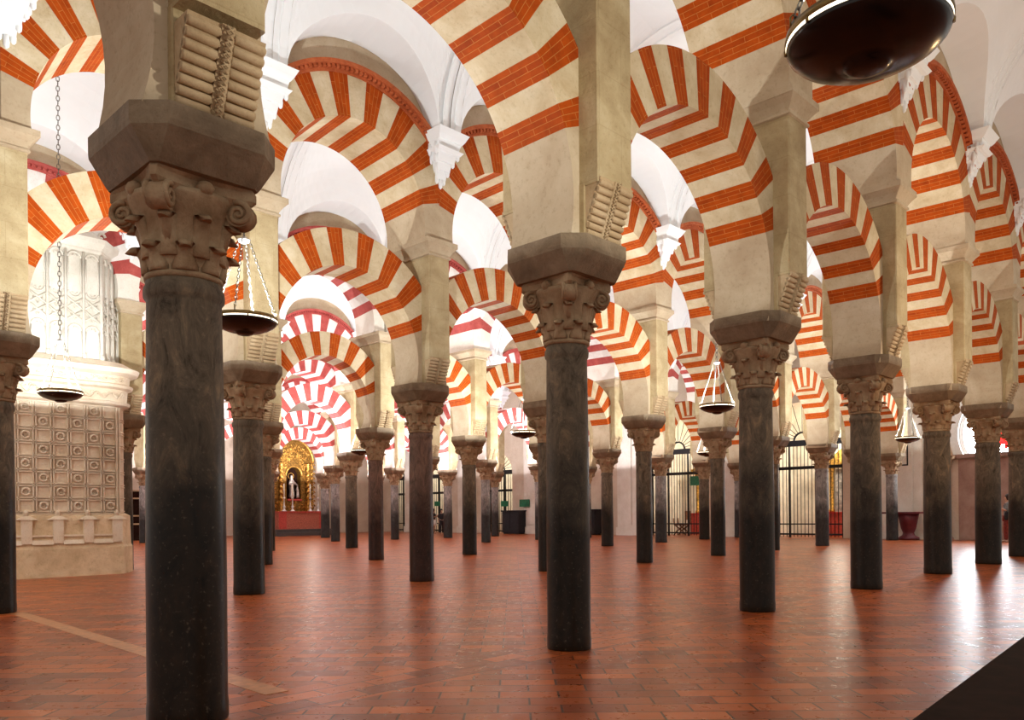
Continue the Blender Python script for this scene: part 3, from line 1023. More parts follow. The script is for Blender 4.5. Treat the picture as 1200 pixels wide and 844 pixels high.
# ------------------------------------------------------------------ hanging bowl lamps
LR = 0.36
ZR = 3.45
def make_lamp():
    t = empty('hanging_lamp')
    b = MB()   # bowl: outer curve, inner curve
    prof = [(0.012, -0.150), (0.06, -0.148), (0.085, -0.140), (0.10, -0.128), (0.105, -0.120), (0.14, -0.116), (0.20, -0.102), (0.27, -0.076), (0.32, -0.048), (0.35, -0.018), (0.358, 0.0),
            (0.346, 0.0), (0.30, -0.04), (0.2, -0.08), (0.05, -0.11)]
    b.lathe(prof, 48)
    kid(b.build('bowl', 'bowl_iron'), t)
    g = MB()
    n = 64
    # glowing slotted band between two rims
    for k in range(n):
        a0, a1 = 2 * pi * k / n, 2 * pi * (k + 1) / n
        g.poly([(0.357 * cos(a0), 0.357 * sin(a0), 0.0), (0.357 * cos(a1), 0.357 * sin(a1), 0.0), (0.359 * cos(a1), 0.359 * sin(a1), 0.016), (0.359 * cos(a0), 0.359 * sin(a0), 0.016)])
    kid(g.build('light_band', 'lamp_glow'), t)
    r = MB()
    r.lathe([(0.350, 0.016), (0.362, 0.016), (0.364, 0.03), (0.360, 0.055), (0.352, 0.055), (0.352, 0.03)], 64, cap0=False, cap1=False)
    for k in range(8):
        a = 2 * pi * (k - 0.5) / 8 + 0.0
        r.box(0, 0, 0, 0, 0, 0) if False else None
        c_, s_ = cos(a), sin(a)
        r.tube([(0.358 * c_, 0.358 * s_, -0.004), (0.360 * c_, 0.360 * s_, 0.02)], 0.008, 6)
    for k in range(4):
        a = pi / 4 + k * pi / 2
        c_, s_ = cos(a), sin(a)
        r.tube([(0.357 * c_, 0.357 * s_, 0.05), (0.357 * c_, 0.357 * s_, 0.10), (0.345 * c_, 0.345 * s_, 0.115), (0.335 * c_, 0.335 * s_, 0.10)], 0.005, 6)
    kid(r.build('rim', 'bowl_brass'), t)
    hub_z = 0.92
    h = MB(); h.lathe([(0.02, -0.03), (0.05, -0.02), (0.06, 0.0), (0.075, 0.012), (0.05, 0.02), (0.02, 0.05)], 16, 0, (0, 0, hub_z))
    kid(h.build('hub', 'silver'), t)
    def chain(p, q, name, link=0.055, rr=0.0055):
        p, q = Vector(p), Vector(q)
        L_ = (q - p).length; n_ = max(2, int(L_ / (link * 0.78)))
        d = (q - p) / n_; ax = d.normalized()
        s1 = ax.cross(Vector((0.3, 0.9, 0.1))).normalized(); s2 = ax.cross(s1)
        m = MB()
        for k in range(n_):
            c_ = p + d * (k + 0.5)
            sd = s1 if k % 2 else s2
            m.tube([c_ + ax * (link / 2) * cos(2 * pi * j / 8) + sd * (link * 0.24) * sin(2 * pi * j / 8) for j in range(8)], rr, 4, 0, True)
        return kid(m.build(name, 'chain_metal'), t)
    for k in range(4):
        a = pi / 4 + k * pi / 2
        chain((0.345 * cos(a), 0.345 * sin(a), 0.06), (0.06 * cos(a), 0.06 * sin(a), hub_z), 'chain')
    chain((0, 0, hub_z + 0.04), (0, 0, 7.60), 'suspension_chain', 0.11, 0.008)
    return t
lampP = make_lamp()
LAMPS = [
    (-1, -1.96, -3.51, 'big dark bowl lamp hanging closest, its polished underside seen from below'),
    (0, -1.35, 3.6, 'bowl lamp on chains hanging beside the near left column'),
    (1, -1.10, 10.76, 'bowl lamp on a long chain in front of the carved gothic pier'),
    (1, 10.2, 10.15, 'bowl lamp hanging left of the central dark column in the middle distance'),
    (0, 9.3, 3.76, 'bowl lamp on silver chains hanging between the central and right columns'),
    (0, 20.3, 3.6, 'bowl lamp hanging before the far window wall, above the red console'),
    (1, 20.6, 10.7, 'small distant bowl lamp hanging before the lit iron gate'),
    (2, 10.4, 17.96, 'small bowl lamp half hidden behind a column near the altar'),
]
for k, (nv_, x, y, lab) in enumerate(LAMPS):
    o = lampP if k == 0 else copy_tree(lampP)
    o.location = (x, y, ZR)
    tag(o, lab, 'lamp', 'hanging bowl lamps')
def nave_uplight(nv_, x, y, k=1.0):
    l = bpy.data.lights.new('nave_uplight', 'SPOT'); l.spot_size = radians(178); l.spot_blend = 0.03
    l.energy = UPLIGHT_W[nv_] * k; l.color = UPLIGHT_C[nv_]; l.shadow_soft_size = 0.10
    o = bpy.data.objects.new('nave_uplight', l); COL.objects.link(o)
    o.location = (x, y, ZR + 0.03); o.rotation_euler = (pi, 0, 0)
# uplights at the hanging bowls, plus added unseen ones that brighten the back naves
for nv_ in (-1, 0, 1, 2, 3, 4, 5):
    y = {-1: -3.55, 0: 3.65, 1: 10.75, 2: 17.96, 3: 25.0, 4: 31.7, 5: 38.8}[nv_]
    for x in (-1.3 + max(0, nv_) * 0.2, 9.6 + max(0, nv_) * 0.3, 20.5 + 0.2 * max(0, nv_)):
        nave_uplight(nv_, x, y)

l = bpy.data.lights.new('warm_fill', 'POINT'); l.energy = 170; l.color = (1.0, 0.62, 0.28); l.shadow_soft_size = 0.3  # added unseen fill that warms the near nave floor, no fixture
o = bpy.data.objects.new('warm_fill', l); COL.objects.link(o); o.location = (8.9, -3.55, 3.3)
l = bpy.data.lights.new('altar_fill', 'POINT'); l.energy = 120; l.color = (1.0, 0.92, 0.8); l.shadow_soft_size = 0.3  # added fill to brighten the gilded retable, no fixture
o = bpy.data.objects.new('altar_fill', l); COL.objects.link(o); o.location = (21.6, 39.0, 5.2)

l = bpy.data.lights.new('side_fill', 'POINT'); l.energy = 260; l.color = (1.0, 0.93, 0.84); l.shadow_soft_size = 0.4  # added fill beyond the left edge, lifts the lower gothic pier
o = bpy.data.objects.new('side_fill', l); COL.objects.link(o); o.location = (-5.0, 10.0, 3.3)
# ------------------------------------------------------------------ carved gothic pier at the left
def gothic_pier():
    t = empty('gothic_pier', (0, 0, 0))
    tag(t, 'massive pale carved gothic pier with rosette coffers and blind tracery', 'pier', None, 'thing')
    YF = 13.95
    XL = -3.3
    def outline(z, yf, xc, xr, yr, yb=15.9, rnd_=0, bulge=0.0):
        """front face y=yf from XL to xc, then diagonal to (xr, yr), then back"""
        pts = [(XL, yf, z)]
        if rnd_:
            pts.append((xc - 0.25, yf, z))
            for k in range(1, rnd_):
                q = k / rnd_
                p0, p1, p2 = Vector((xc - 0.25, yf)), Vector((xr - 0.12, yf + 0.02)), Vector((xr, yr))
                p = p0 * (1 - q) ** 2 + p1 * 2 * q * (1 - q) + p2 * q * q
                pts.append((p.x, p.y, z))
            pts.append((xr, yr, z))
        else:
            pts.append((xc, yf, z)); pts.append((xr, yr, z))
        pts.append((xr, yb, z)); pts.append((XL, yb, z))
        return pts
    b = MB()
    b.rings([outline(0, YF, 1.14, 1.55, 14.55), outline(0.60, YF, 1.14, 1.55, 14.55), outline(0.66, YF + 0.03, 1.12, 1.52, 14.56)], 0, False)
    b.rings([outline(0.66, YF + 0.03, 1.12, 1.52, 14.56), outline(1.30, YF + 0.06, 1.10, 1.50, 14.56), outline(1.36, YF + 0.14, 1.02, 1.38, 14.56)], 0, False)
    kid(b.build('plinth', 'rubble_stone'), t)
    # small weathered buttresses of the base
    o = MB()
    xs = [1.0 - 0.60 * k for k in range(7)]
    for x in xs:
        y = YF + 0.03
        o.box(x - 0.10, x + 0.10, y - 0.045, y + 0.1, 0.72, 1.22)
        o.frustum((x - 0.20, x + 0.20, y - 0.07, y + 0.1), 1.22, (x - 0.07, x + 0.07, y - 0.03, y + 0.1), 1.30)
        o.lathe([(0.05, 0), (0.045, 0.06), (0.06, 0.08), (0.03, 0.13), (0.0, 0.15)], 8, 0, (x, y + 0.03, 1.29))
        o.box(x - 0.50, x - 0.10, y - 0.035, y + 0.1, 0.86, 0.90)
        o.frustum((x - 0.50, x - 0.10, y - 0.06, y + 0.1), 0.70, (x - 0.50, x - 0.10, y - 0.01, y + 0.1), 0.79)
    kid(o.build('base_moulding', 'gothic_stone'), t)
    # coffered drum
    b = MB()
    Y2 = YF + 0.14
    b.rings([outline(1.36, Y2, 1.05, 1.36, 14.55, rnd_=8), outline(3.74, Y2, 1.05, 1.36, 14.55, rnd_=8)], 0, False)
    PX, PZ = 0.335, 0.297
    X1 = 1.06
    for k in range(9):
        x = X1 - PX * k
        for d in (-0.028, 0.028):
            b.box(x + d - 0.012, x + d + 0.012, Y2 - 0.055, Y2 + 0.02, 1.37, 3.72)
    for j in range(9):
        z = 1.37 + PZ * j - 0.0
        if z > 3.76: continue
        for d in (-0.026, 0.026):
            b.box(X1 - PX * 8, X1 - 0.08, Y2 - 0.055, Y2 + 0.02, z + d - 0.012, z + d + 0.012)
            b.tube([(0.96, Y2 - 0.005, z + d), (1.05, Y2 + 0.045, z + d), (1.17, Y2 + 0.12, z + d), (1.285, Y2 + 0.265, z + d), (1.345, Y2 + 0.40, z + d)], 0.016, 6)
    kid(b.build('coffer_panel', 'gothic_stone'), t)
    r = MB()
    for k in range(8):
        for j in range(8):
            if (k + j) % 2: continue
            x = X1 - PX * (k + 0.5); z = 1.37 + PZ * (j + 0.5)
            r.tube([(x + 0.075 * cos(a * pi / 6), Y2 - 0.03 - 0.012 * (a % 2), z + 0.075 * sin(a * pi / 6)) for a in range(12)], 0.026, 6, 0, True)
            r.tube([(x + 0.028 * cos(a * pi / 4), Y2 - 0.012, z + 0.028 * sin(a * pi / 4)) for a in range(8)], 0.013, 5, 0, True)
            for sx_, sz_ in ((-1, -1), (1, -1), (-1, 1), (1, 1)):
                r.lathe([(0.0, -0.02), (0.02, 0.0), (0.0, 0.02)], 6, 0, (x + sx_ * 0.095, Y2 - 0.008, z + sz_ * 0.085))
    rr_ = kid(r.build('rosette_carving', 'gothic_stone'), t); rr_['kind'] = 'stuff'
    # frieze with scrolling foliage between mouldings
    b = MB()
    lv = [(3.74, 0.0), (3.78, 0.10), (3.84, 0.12), (3.86, 0.05), (4.12, 0.07), (4.16, 0.16), (4.22, 0.18), (4.26, 0.10), (4.42, 0.12), (4.48, 0.26), (4.58, 0.30), (4.62, 0.20), (4.74, 0.02)]
    b.rings([outline(z, Y2 - e, 1.08 + e * 0.4, 1.38 + e, 14.55 - e * 0.3, rnd_=8) for z, e in lv], 0, False)
    kid(b.build('frieze', 'gothic_stone'), t)
    s = MB()
    rnd = random.Random(3)
    for z0, amp, e in ((3.99, 0.07, 0.07), (4.34, 0.05, 0.12)):
        pts = []
        for k in range(130):
            x = -2.2 + k * 0.0265
            yy = Y2 - e - 0.01 + (max(0, x - 0.95) ** 2) * 1.6
            pts.append((min(x, 1.42), yy, z0 + amp * sin(k * 0.55)))
            if k % 5 == 2:
                q = pts[-1]
                sg = -1 if sin(k * 0.55) > 0 else 1
                s.tube([(q[0] + 0.05 * cos(a * 0.9) * (1 - a / 9), q[1] - 0.01, q[2] + sg * 0.05 + 0.05 * sin(a * 0.9) * (1 - a / 9)) for a in range(8)], 0.014, 5)
        s.tube(pts, 0.018, 5)
    ss = kid(s.build('carved_foliage', 'gothic_stone'), t); ss['kind'] = 'stuff'
    # upper tracery stage
    b = MB()
    A, Bc = (0.76, 14.16), (1.32, 14.80)
    def o2(z, e=0.0):
        return [(XL, A[1] - e, z), (A[0] + e * 0.4, A[1] - e, z), (Bc[0] + e, Bc[1] - e * 0.3, z), (Bc[0] + e, 15.9, z), (XL, 15.9, z)]
    b.rings([o2(4.60), o2(7.10), o2(7.14, 0.03), o2(7.18, 0.03), o2(7.30, 0.14), o2(7.40, 0.16), o2(7.42, 0.10)], 0, False)
    b.rings([o2(7.42, 0.08), [(XL, 15.2, 8.3), (0.1, 15.2, 8.3), (0.5, 15.4, 8.3), (0.5, 15.9, 8.3), (XL, 15.9, 8.3)]], 0, False)
    kid(b.build('tracery_stage', 'gothic_white'), t)
    tr = MB()
    def lancets(p0, p1, n, mb):
        p0, p1 = Vector((*p0, 0)), Vector((*p1, 0))
        d = (p1 - p0); L_ = d.length; d.normalize()
        nrm = Vector((d.y, -d.x, 0))
        if nrm.y > 0: nrm = -nrm
        w = L_ / n
        def Q(u, z, o=0.02): 
            v = p0 + d * u + nrm * o
            return (v.x, v.y, z)
        for k in range(n + 1):
            mb.tube([Q(k * w, 4.74), Q(k * w, 7.08)], 0.030, 6)
            mb.tube([Q(k * w, 4.74, 0.03), Q(k * w, 4.86, 0.03)], 0.045, 6)
        for k in range(n):
            c = (k + 0.5) * w
            rr = w * 0.36
            for z0, sg in ((5.35, 1), (6.20, -1), (6.93, 1)):
                mb.tube([Q(c + rr * cos(pi * a / 8), z0 + sg * rr * sin(pi * a / 8), 0.015) for a in range(9)], 0.020, 6)
                for s_ in (-1, 1):
                    mb.tube([Q(c + s_ * rr * 0.45, z0 + sg * rr * 0.2, 0.012), Q(c + s_ * rr * 0.15, z0 + sg * rr * 0.55, 0.012)], 0.014, 5)
            for s_ in (-1, 1):
                mb.tube([Q(c + s_ * rr, 4.8, 0.015), Q(c + s_ * rr, 5.35, 0.015)], 0.016, 5)
                mb.tube([Q(c + s_ * rr, 6.20, 0.015), Q(c + s_ * rr, 6.93, 0.015)], 0.016, 5)
            # net tracery in the middle band
            for q in range(2):
                z0 = 5.55 + 0.26 * q
                a0, a1 = c - w / 2, c + w / 2
                mb.tube([Q(a0, z0), Q(c, z0 + 0.13), Q(a1, z0 + 0.26)], 0.022, 5)
                mb.tube([Q(a0, z0 + 0.26), Q(c, z0 + 0.13), Q(a1, z0)], 0.022, 5)
                mb.tube([Q(c, z0), Q(a0 + w * 0.25, z0 + 0.13)], 0.014, 5)
                mb.tube([Q(c, z0), Q(a1 - w * 0.25, z0 + 0.13)], 0.014, 5)
    lancets((0.76, 14.16), (-2.12, 14.16), 8, tr)
    lancets((0.76, 14.16), (1.32, 14.80), 3, tr)
    kid(tr.build('blind_tracery', 'gothic_white'), t)
    # crocket scroll at the corner of the coping
    c = MB()
    for k in range(3):
        x = 0.9 + 0.16 * k
        c.tube([(x + 0.09 * cos(a * 0.7) * (1 - a / 11), 14.5 + 0.1 * k, 7.62 + 0.09 * sin(a * 0.7) * (1 - a / 11) - 0.05 * k) for a in range(9)], 0.03, 6)
    kid(c.build('crocket', 'gothic_white'), t)
gothic_pier()

# ------------------------------------------------------------------ pale strip set into the clay floor
b = MB()
b.rings([[(-2.98, 0.25, -0.02), (-2.80, 0.25, -0.02), (-2.62, 7.25, -0.02), (-2.80, 7.25, -0.02)], [(-2.98, 0.25, 0.004), (-2.80, 0.25, 0.004), (-2.62, 7.25, 0.004), (-2.80, 7.25, 0.004)]], 0, False)
tag(b.build('floor_strip', 'strip_stone'), 'ochre stone strip crossing the clay floor', kind='structure')

# ------------------------------------------------------------------ altar and gilded retable
AY = 41.3
def altar():
    t = empty('altar_table', (22.2, AY, 0))
    tag(t, 'long altar table with dusky red frontal, below the gilded retable', 'altar', None, 'thing')
    b = MB()
    b.box(-2.2, 2.2, -0.9, 0.8, 0, 0.22); b.box(-2.0, 2.0, -0.6, 0.8, 0.22, 0.42)
    kid(b.build('step', 'step_stone'), t)
    b = MB(); b.box(-1.75, 1.75, -0.30, 0.5, 0.42, 1.50)
    kid(b.build('frontal', 'altar_cloth'), t)
    for s_ in (-1, 1):
        b = MB(); b.box(s_ * 1.46 - 0.26, s_ * 1.46 + 0.26, -0.315, -0.30, 0.46, 1.46)
        kid(b.build('frontal_band', 'altar_red'), t)
    b = MB(); b.box(-1.85, 1.85, -0.36, 0.55, 1.50, 1.56)
    n = 30
    for k in range(n):
        x = -1.85 + 3.7 * k / n
        b.poly([(x, -0.362, 1.50), (x + 3.7 / n, -0.362, 1.50), (x + 3.7 / n / 2, -0.362, 1.44)])
    kid(b.build('mensa', 'altar_red'), t)
altar()

def retable():
    t = empty('gilded_retable', (22.25, 42.2, 0))
    tag(t, 'tall carved gilded retable with twisted columns around a statue niche', 'altarpiece', None, 'thing')
    b = MB()
    # arched back board with an opening for the niche
    def arch_pts(hw, z0, zs, n=20):
        return [(hw, z0)] + [(hw * cos(pi * k / n), zs + hw * 1.05 * sin(pi * k / n)) for k in range(n + 1)] + [(-hw, z0)]
    O = arch_pts(1.45, 1.56, 4.75); I = arch_pts(0.52, 2.35, 3.9)
    for y0, y1, in ((0.0, 0.5),):
        for (p, q, pi_, qi) in zip(O, O[1:], I, I[1:]):
            b.poly([(p[0], y0, p[1]), (q[0], y0, q[1]), (qi[0], y0, qi[1]), (pi_[0], y0, pi_[1])])
            b.poly([(p[0], y0, p[1]), (p[0], y1, p[1]), (q[0], y1, q[1]), (q[0], y0, q[1])])
            b.poly([(pi_[0], y0, pi_[1]), (qi[0], y0, qi[1]), (qi[0], y1, qi[1]), (pi_[0], y1, pi_[1])])
        b.poly([(O[0][0], y0, 1.56), (I[0][0], y0, 2.35), (I[-1][0], y0, 2.35), (O[-1][0], y0, 1.56)])
    kid(b.build('board', 'gold_dark'), t)
    b = MB(); b.box(-0.6, 0.6, 0.42, 0.5, 2.3, 4.6)
    kid(b.build('niche_back', 'dark_wood'), t)
    b = MB(); b.box(-0.5, 0.5, -0.15, 0.4, 2.25, 2.38)
    kid(b.build('niche_shelf', 'altar_red'), t)
    for sx_ in (-1, 1):
        for xx in (0.98,):
            c = MB()
            c.box(sx_ * xx - 0.17, sx_ * xx + 0.17, -0.32, 0.0, 1.56, 2.25)
            pts = []; n = 60
            for k in range(n + 1):
                q = k / n
                a = q * 2 * pi * 6 * sx_
                pts.append((sx_ * xx + 0.045 * cos(a), -0.16 + 0.045 * sin(a), 2.3 + 2.1 * q))
            c.tube(pts, 0.095, 10)
            c.lathe([(0.14, 0), (0.10, 0.05), (0.15, 0.25), (0.2, 0.3)], 12, 0, (sx_ * xx, -0.16, 4.38))
            kid(c.build('twisted_column', 'gold'), t)
        w = MB()
        for k in range(10):
            z = 1.9 + 0.3 * k
            w.tube([(sx_ * (1.42 + 0.16 * cos(a * 0.8) * (1 - a / 10)), -0.03, z + 0.14 * sin(a * 0.8) * (1 - a / 10)) for a in range(9)], 0.045, 6)
        kid(w.build('side_scroll', 'gold'), t)
    # carved ornament over the arched head
    g = MB(); rnd = random.Random(11)
    for k in range(150):
        a = rnd.uniform(0, pi); r = rnd.uniform(0.55, 1.40)
        x, z = r * cos(a), 4.35 + r * sin(a) * 1.15
        if z < 4.2: continue
        s_ = rnd.uniform(0.05, 0.12)
        ph = rnd.uniform(0, 6)
        g.tube([(x + s_ * cos(ph + q * 0.9) * (1 - q / 8), -0.04 - 0.02 * rnd.random(), z + s_ * sin(ph + q * 0.9) * (1 - q / 8)) for q in range(6)], 0.03, 5)
    g.tube([(1.45 * cos(pi * k / 24), -0.06, 4.75 + 1.52 * sin(pi * k / 24)) for k in range(25)], 0.08, 8)
    g.tube([(0.58 * cos(pi * k / 24), -0.05, 3.9 + 0.6 * sin(pi * k / 24)) for k in range(25)], 0.06, 8)
    for k in range(60):
        x = rnd.uniform(-1.4, 1.4); z = rnd.uniform(1.65, 2.2)
        s_ = rnd.uniform(0.05, 0.1)
        g.tube([(x + s_ * cos(q * 0.9) * (1 - q / 8), -0.03, z + s_ * sin(q * 0.9) * (1 - q / 8)) for q in range(6)], 0.028, 5)
    go = kid(g.build('carved_ornament', 'gold'), t); go['kind'] = 'stuff'
    c = MB()
    c.lathe([(0.5, 0), (0.62, 0.1), (0.35, 0.3), (0.4, 0.5), (0.15, 0.8), (0.0, 1.1)], 16, 0, (0, 0.25, 6.2))
    kid(c.build('crest', 'gold'), t)
retable()

# ------------------------------------------------------------------ figures
def skin_mesh(name, joints, edges, mat, parent, sub=2):
    me = bpy.data.meshes.new(name)
    names = list(joints)
    me.from_pydata([joints[n][0] for n in names], [], [])
    me.edges.add(len(edges))
    for k, (a, b_) in enumerate(edges):
        me.edges[k].vertices = (names.index(a), names.index(b_))
    me.update()
    me.materials.append(MATS[mat])
    o = bpy.data.objects.new(name, me); COL.objects.link(o)
    o.modifiers.new('skin', 'SKIN')
    if not me.skin_vertices: pass
    sv = me.skin_vertices[0].data
    for k, n in enumerate(names):
        r = joints[n][1]
        sv[k].radius = (r, r) if not isinstance(r, tuple) else r
        sv[k].use_root = (k == 0)
    s_ = o.modifiers.new('sub', 'SUBSURF'); s_.levels = 1; s_.render_levels = sub
    if parent is not None: kid(o, parent)
    return o

def person(loc, rz, h, label, top, legs, arms_up=0.0, skirt=False, bag=False):
    t = empty('person', loc, rz)
    t.scale = (h / 1.72,) * 3
    tag(t, label, 'person')
    # facing -y in local space
    J = {'pelvis': ((0, 0, 0.94), 0.125), 'waist': ((0, 0, 1.08), (0.125, 0.10)), 'chest': ((0, 0.01, 1.28), (0.15, 0.11)), 'neck0': ((0, 0.015, 1.43), 0.075), 'neck': ((0, 0.01, 1.50), 0.05),
         'head0': ((0, -0.01, 1.565), 0.078), 'head1': ((0, -0.012, 1.65), 0.088), 'head2': ((0, -0.005, 1.70), 0.055)}
    E_ = [('pelvis', 'waist'), ('waist', 'chest'), ('chest', 'neck0'), ('neck0', 'neck'), ('neck', 'head0'), ('head0', 'head1'), ('head1', 'head2')]
    for s, n in ((-1, 'L'), (1, 'R')):
        J['sh' + n] = ((s * 0.18, 0.015, 1.40), 0.055)
        if arms_up:
            J['el' + n] = ((s * 0.26, -0.08, 1.17), 0.042); J['wr' + n] = ((s * 0.10, -0.30, 1.30), 0.028); J['pa' + n] = ((s * 0.07, -0.36, 1.34), 0.032)
            fb = Vector((s * 0.06, -0.39, 1.36)); fd = Vector((0.0, -0.05, 0.04))
        else:
            J['el' + n] = ((s * 0.23, 0.04, 1.12), 0.042); J['wr' + n] = ((s * 0.235, -0.04, 0.87), 0.028); J['pa' + n] = ((s * 0.235, -0.06, 0.80), 0.034)
            fb = Vector((s * 0.235, -0.07, 0.765)); fd = Vector((0, -0.01, -0.065))
        E_ += [('neck0', 'sh' + n), ('sh' + n, 'el' + n), ('el' + n, 'wr' + n), ('wr' + n, 'pa' + n)]
        for q in range(4):
            off = Vector((0, (q - 1.5) * 0.02, 0)) if not arms_up else Vector(((q - 1.5) * 0.02, 0, 0))
            ln = (0.85, 1.0, 0.95, 0.75)[q]
            J['f%s%da' % (n, q)] = (tuple(fb + off), 0.011); J['f%s%db' % (n, q)] = (tuple(fb + off + fd * ln), 0.009)
            E_ += [('pa' + n, 'f%s%da' % (n, q)), ('f%s%da' % (n, q), 'f%s%db' % (n, q))]
        pal = Vector(J['pa' + n][0])
        J['th%sa' % n] = (tuple(pal + Vector((-s * 0.01, -0.045, -0.01))), 0.012); J['th%sb' % n] = (tuple(pal + Vector((-s * 0.015, -0.065, -0.04))), 0.010)
        E_ += [('pa' + n, 'th%sa' % n), ('th%sa' % n, 'th%sb' % n)]
        J['hip' + n] = ((s * 0.095, 0, 0.90), 0.095); J['kn' + n] = ((s * 0.105, -0.015 + 0.04 * s, 0.50), 0.058); J['ca' + n] = ((s * 0.108, 0.01 + 0.05 * s, 0.35), 0.055)
        J['an' + n] = ((s * 0.11, 0.02 + 0.05 * s, 0.08), 0.038); J['to' + n] = ((s * 0.12, -0.14 + 0.05 * s, 0.035), 0.035)
        E_ += [('pelvis', 'hip' + n), ('hip' + n, 'kn' + n), ('kn' + n, 'ca' + n), ('ca' + n, 'an' + n), ('an' + n, 'to' + n)]
    skin_mesh('body', J, E_, 'skin', t)
    # shirt
    K = {}
    for n in ('waist', 'chest', 'neck0', 'shL', 'shR', 'elL', 'elR'):
        p, r = J[n]
        r = tuple(v + 0.02 for v in r) if isinstance(r, tuple) else r + 0.018
        K[n] = (p, r)
    K['hem'] = ((0, 0, 0.95), (0.155, 0.135))
    K['neck0'] = (K['neck0'][0], 0.085)
    ek = [('chest', 'waist'), ('waist', 'hem'), ('chest', 'neck0'), ('neck0', 'shL'), ('neck0', 'shR'), ('shL', 'elL'), ('shR', 'elR')]
    K = {k: K[k] for k in ('chest', 'waist', 'hem', 'neck0', 'shL', 'shR', 'elL', 'elR')}
    skin_mesh('shirt', K, ek, top, t)
    if skirt:
        b = MB(); b.lathe([(0.15, 0.98), (0.165, 0.90), (0.18, 0.75), (0.20, 0.58), (0.19, 0.58), (0.17, 0.75)], 20, cap0=False, cap1=False)
        kid(b.build('skirt', legs), t)
    else:
        K = {'pv': ((0, 0, 0.96), (0.15, 0.125))}
        ek = []
        for n in 'LR':
            for q, e in (('hip', 0.016), ('kn', 0.022), ('ca', 0.024), ('an', 0.03)):
                p, r = J[q + n]; K[q + n] = (p, r + e)
            ek += [('pv', 'hip' + n), ('hip' + n, 'kn' + n), ('kn' + n, 'ca' + n), ('ca' + n, 'an' + n)]
        skin_mesh('trousers', K, ek, legs, t)
    b = MB()
    # hair cap with a tail
    b.lathe([(0.03, 1.53), (0.085, 1.56), (0.10, 1.62), (0.104, 1.68), (0.085, 1.74), (0.04, 1.775), (0.0, 1.78)], 16, 0, (0, 0.028, 0))
    b.tube([(0, 0.10, 1.62), (0, 0.13, 1.52), (0, 0.12, 1.40)], [0.05, 0.045, 0.02], 8)
    kid(b.build('hair', 'hair'), t)
    f_ = MB()
    f_.lathe([(0.0, -0.02), (0.012, -0.012), (0.006, 0.02), (0.0, 0.03)], 8, 0, (0, -0.098, 1.615))
    kid(f_.build('nose', 'skin'), t)
    if bag:
        g = MB(); g.octo([(0.0, 0.05, 0.12, 0.02), (0.05, 0.07, 0.15, 0.03), (0.26, 0.07, 0.14, 0.03), (0.30, 0.05, 0.12, 0.02)])
        bo = g.build('shoulder_bag', 'cloth_black'); bo.location = (0.27, 0.02, 0.82); kid(bo, t)
        g = MB(); g.tube([(0.24, 0.02, 1.10), (0.20, 0.04, 1.30), (0.10, 0.06, 1.46), (-0.05, 0.02, 1.47), (0.0, -0.12, 1.35), (0.24, -0.03, 1.10)], 0.012, 6)
        kid(g.build('bag_strap', 'cloth_black'), t)
    return t
person((29.4, 3.02, 0), radians(200), 1.80, 'person with long dark hair, grey top and red trousers under the stained window', 'cloth_grey', 'cloth_red', arms_up=1.0, bag=True)
person((28.72, 35.75, 0), radians(30), 1.62, 'person in black top and pale shorts standing beyond the fourth arcade', 'cloth_black', 'white_paint', arms_up=1.0, skirt=True)
person((28.95, 35.25, 0), radians(-20), 1.60, 'person all in black beside a distant grey column', 'cloth_black', 'cloth_black')

# statue group in the niche
def statue():
    t = empty('statue', (22.15, 42.3, 2.38))
    tag(t, 'silvery robed statue of a standing figure with a child in the niche', 'statue', None, 'thing')
    J = {'hem': ((0, 0, 0.05), 0.22), 'a': ((0.02, 0, 0.45), 0.17), 'b': ((-0.03, 0, 0.85), 0.15), 'c': ((0, 0, 1.15), 0.17), 'n': ((0, 0, 1.32), 0.06), 'h': ((0.0, -0.02, 1.45), 0.09), 'h2': ((0, -0.02, 1.55), 0.06),
         'e': ((0.24, -0.1, 1.0), 0.06), 'w': ((0.38, -0.16, 0.85), 0.04), 'e2': ((-0.22, -0.08, 0.95), 0.06), 'w2': ((-0.08, -0.2, 0.9), 0.04)}
    skin_mesh('robed_figure', J, [('hem', 'a'), ('a', 'b'), ('b', 'c'), ('c', 'n'), ('n', 'h'), ('h', 'h2'), ('c', 'e'), ('e', 'w'), ('c', 'e2'), ('e2', 'w2')], 'silver', t)
    J = {'hem': ((0.42, -0.05, 0.03), 0.12), 'b': ((0.42, -0.05, 0.45), 0.09), 'c': ((0.40, -0.05, 0.65), 0.10), 'n': ((0.40, -0.05, 0.76), 0.04), 'h': ((0.40, -0.06, 0.85), 0.06), 'e': ((0.30, -0.1, 0.62), 0.035)}
    skin_mesh('child_figure', J, [('hem', 'b'), ('b', 'c'), ('c', 'n'), ('n', 'h'), ('c', 'e')], 'silver', t)
    b = MB()
    b.tube([(0.20 * cos(pi * 2 * k / 20), 0.06, 1.5 + 0.20 * sin(pi * 2 * k / 20)) for k in range(20)], 0.018, 6, 0, True)
    kid(b.build('halo', 'gold'), t)
statue()

def candlestick():
    t = empty('candlestick')
    b = MB(); b.lathe([(0.16, 0), (0.17, 0.04), (0.08, 0.10), (0.05, 0.2), (0.10, 0.3), (0.04, 0.4), (0.035, 0.75), (0.07, 0.82), (0.09, 0.9)], 12)
    kid(b.build('stand', 'silver'), t)
    b = MB(); b.lathe([(0.04, 0.88), (0.038, 1.75), (0.0, 1.78)], 10)
    kid(b.build('candle', 'candle_wax'), t)
    return t
cp = candlestick()
for k, x in enumerate((21.05, 21.65, 22.95, 23.55)):
    o = cp if k == 0 else copy_tree(cp)
    o.location = (x, AY + 0.05, 1.56)
    tag(o, 'silver candlestick with tall white candle on the altar, %s from the left' % ORD[k], 'candlestick', 'altar candlesticks')

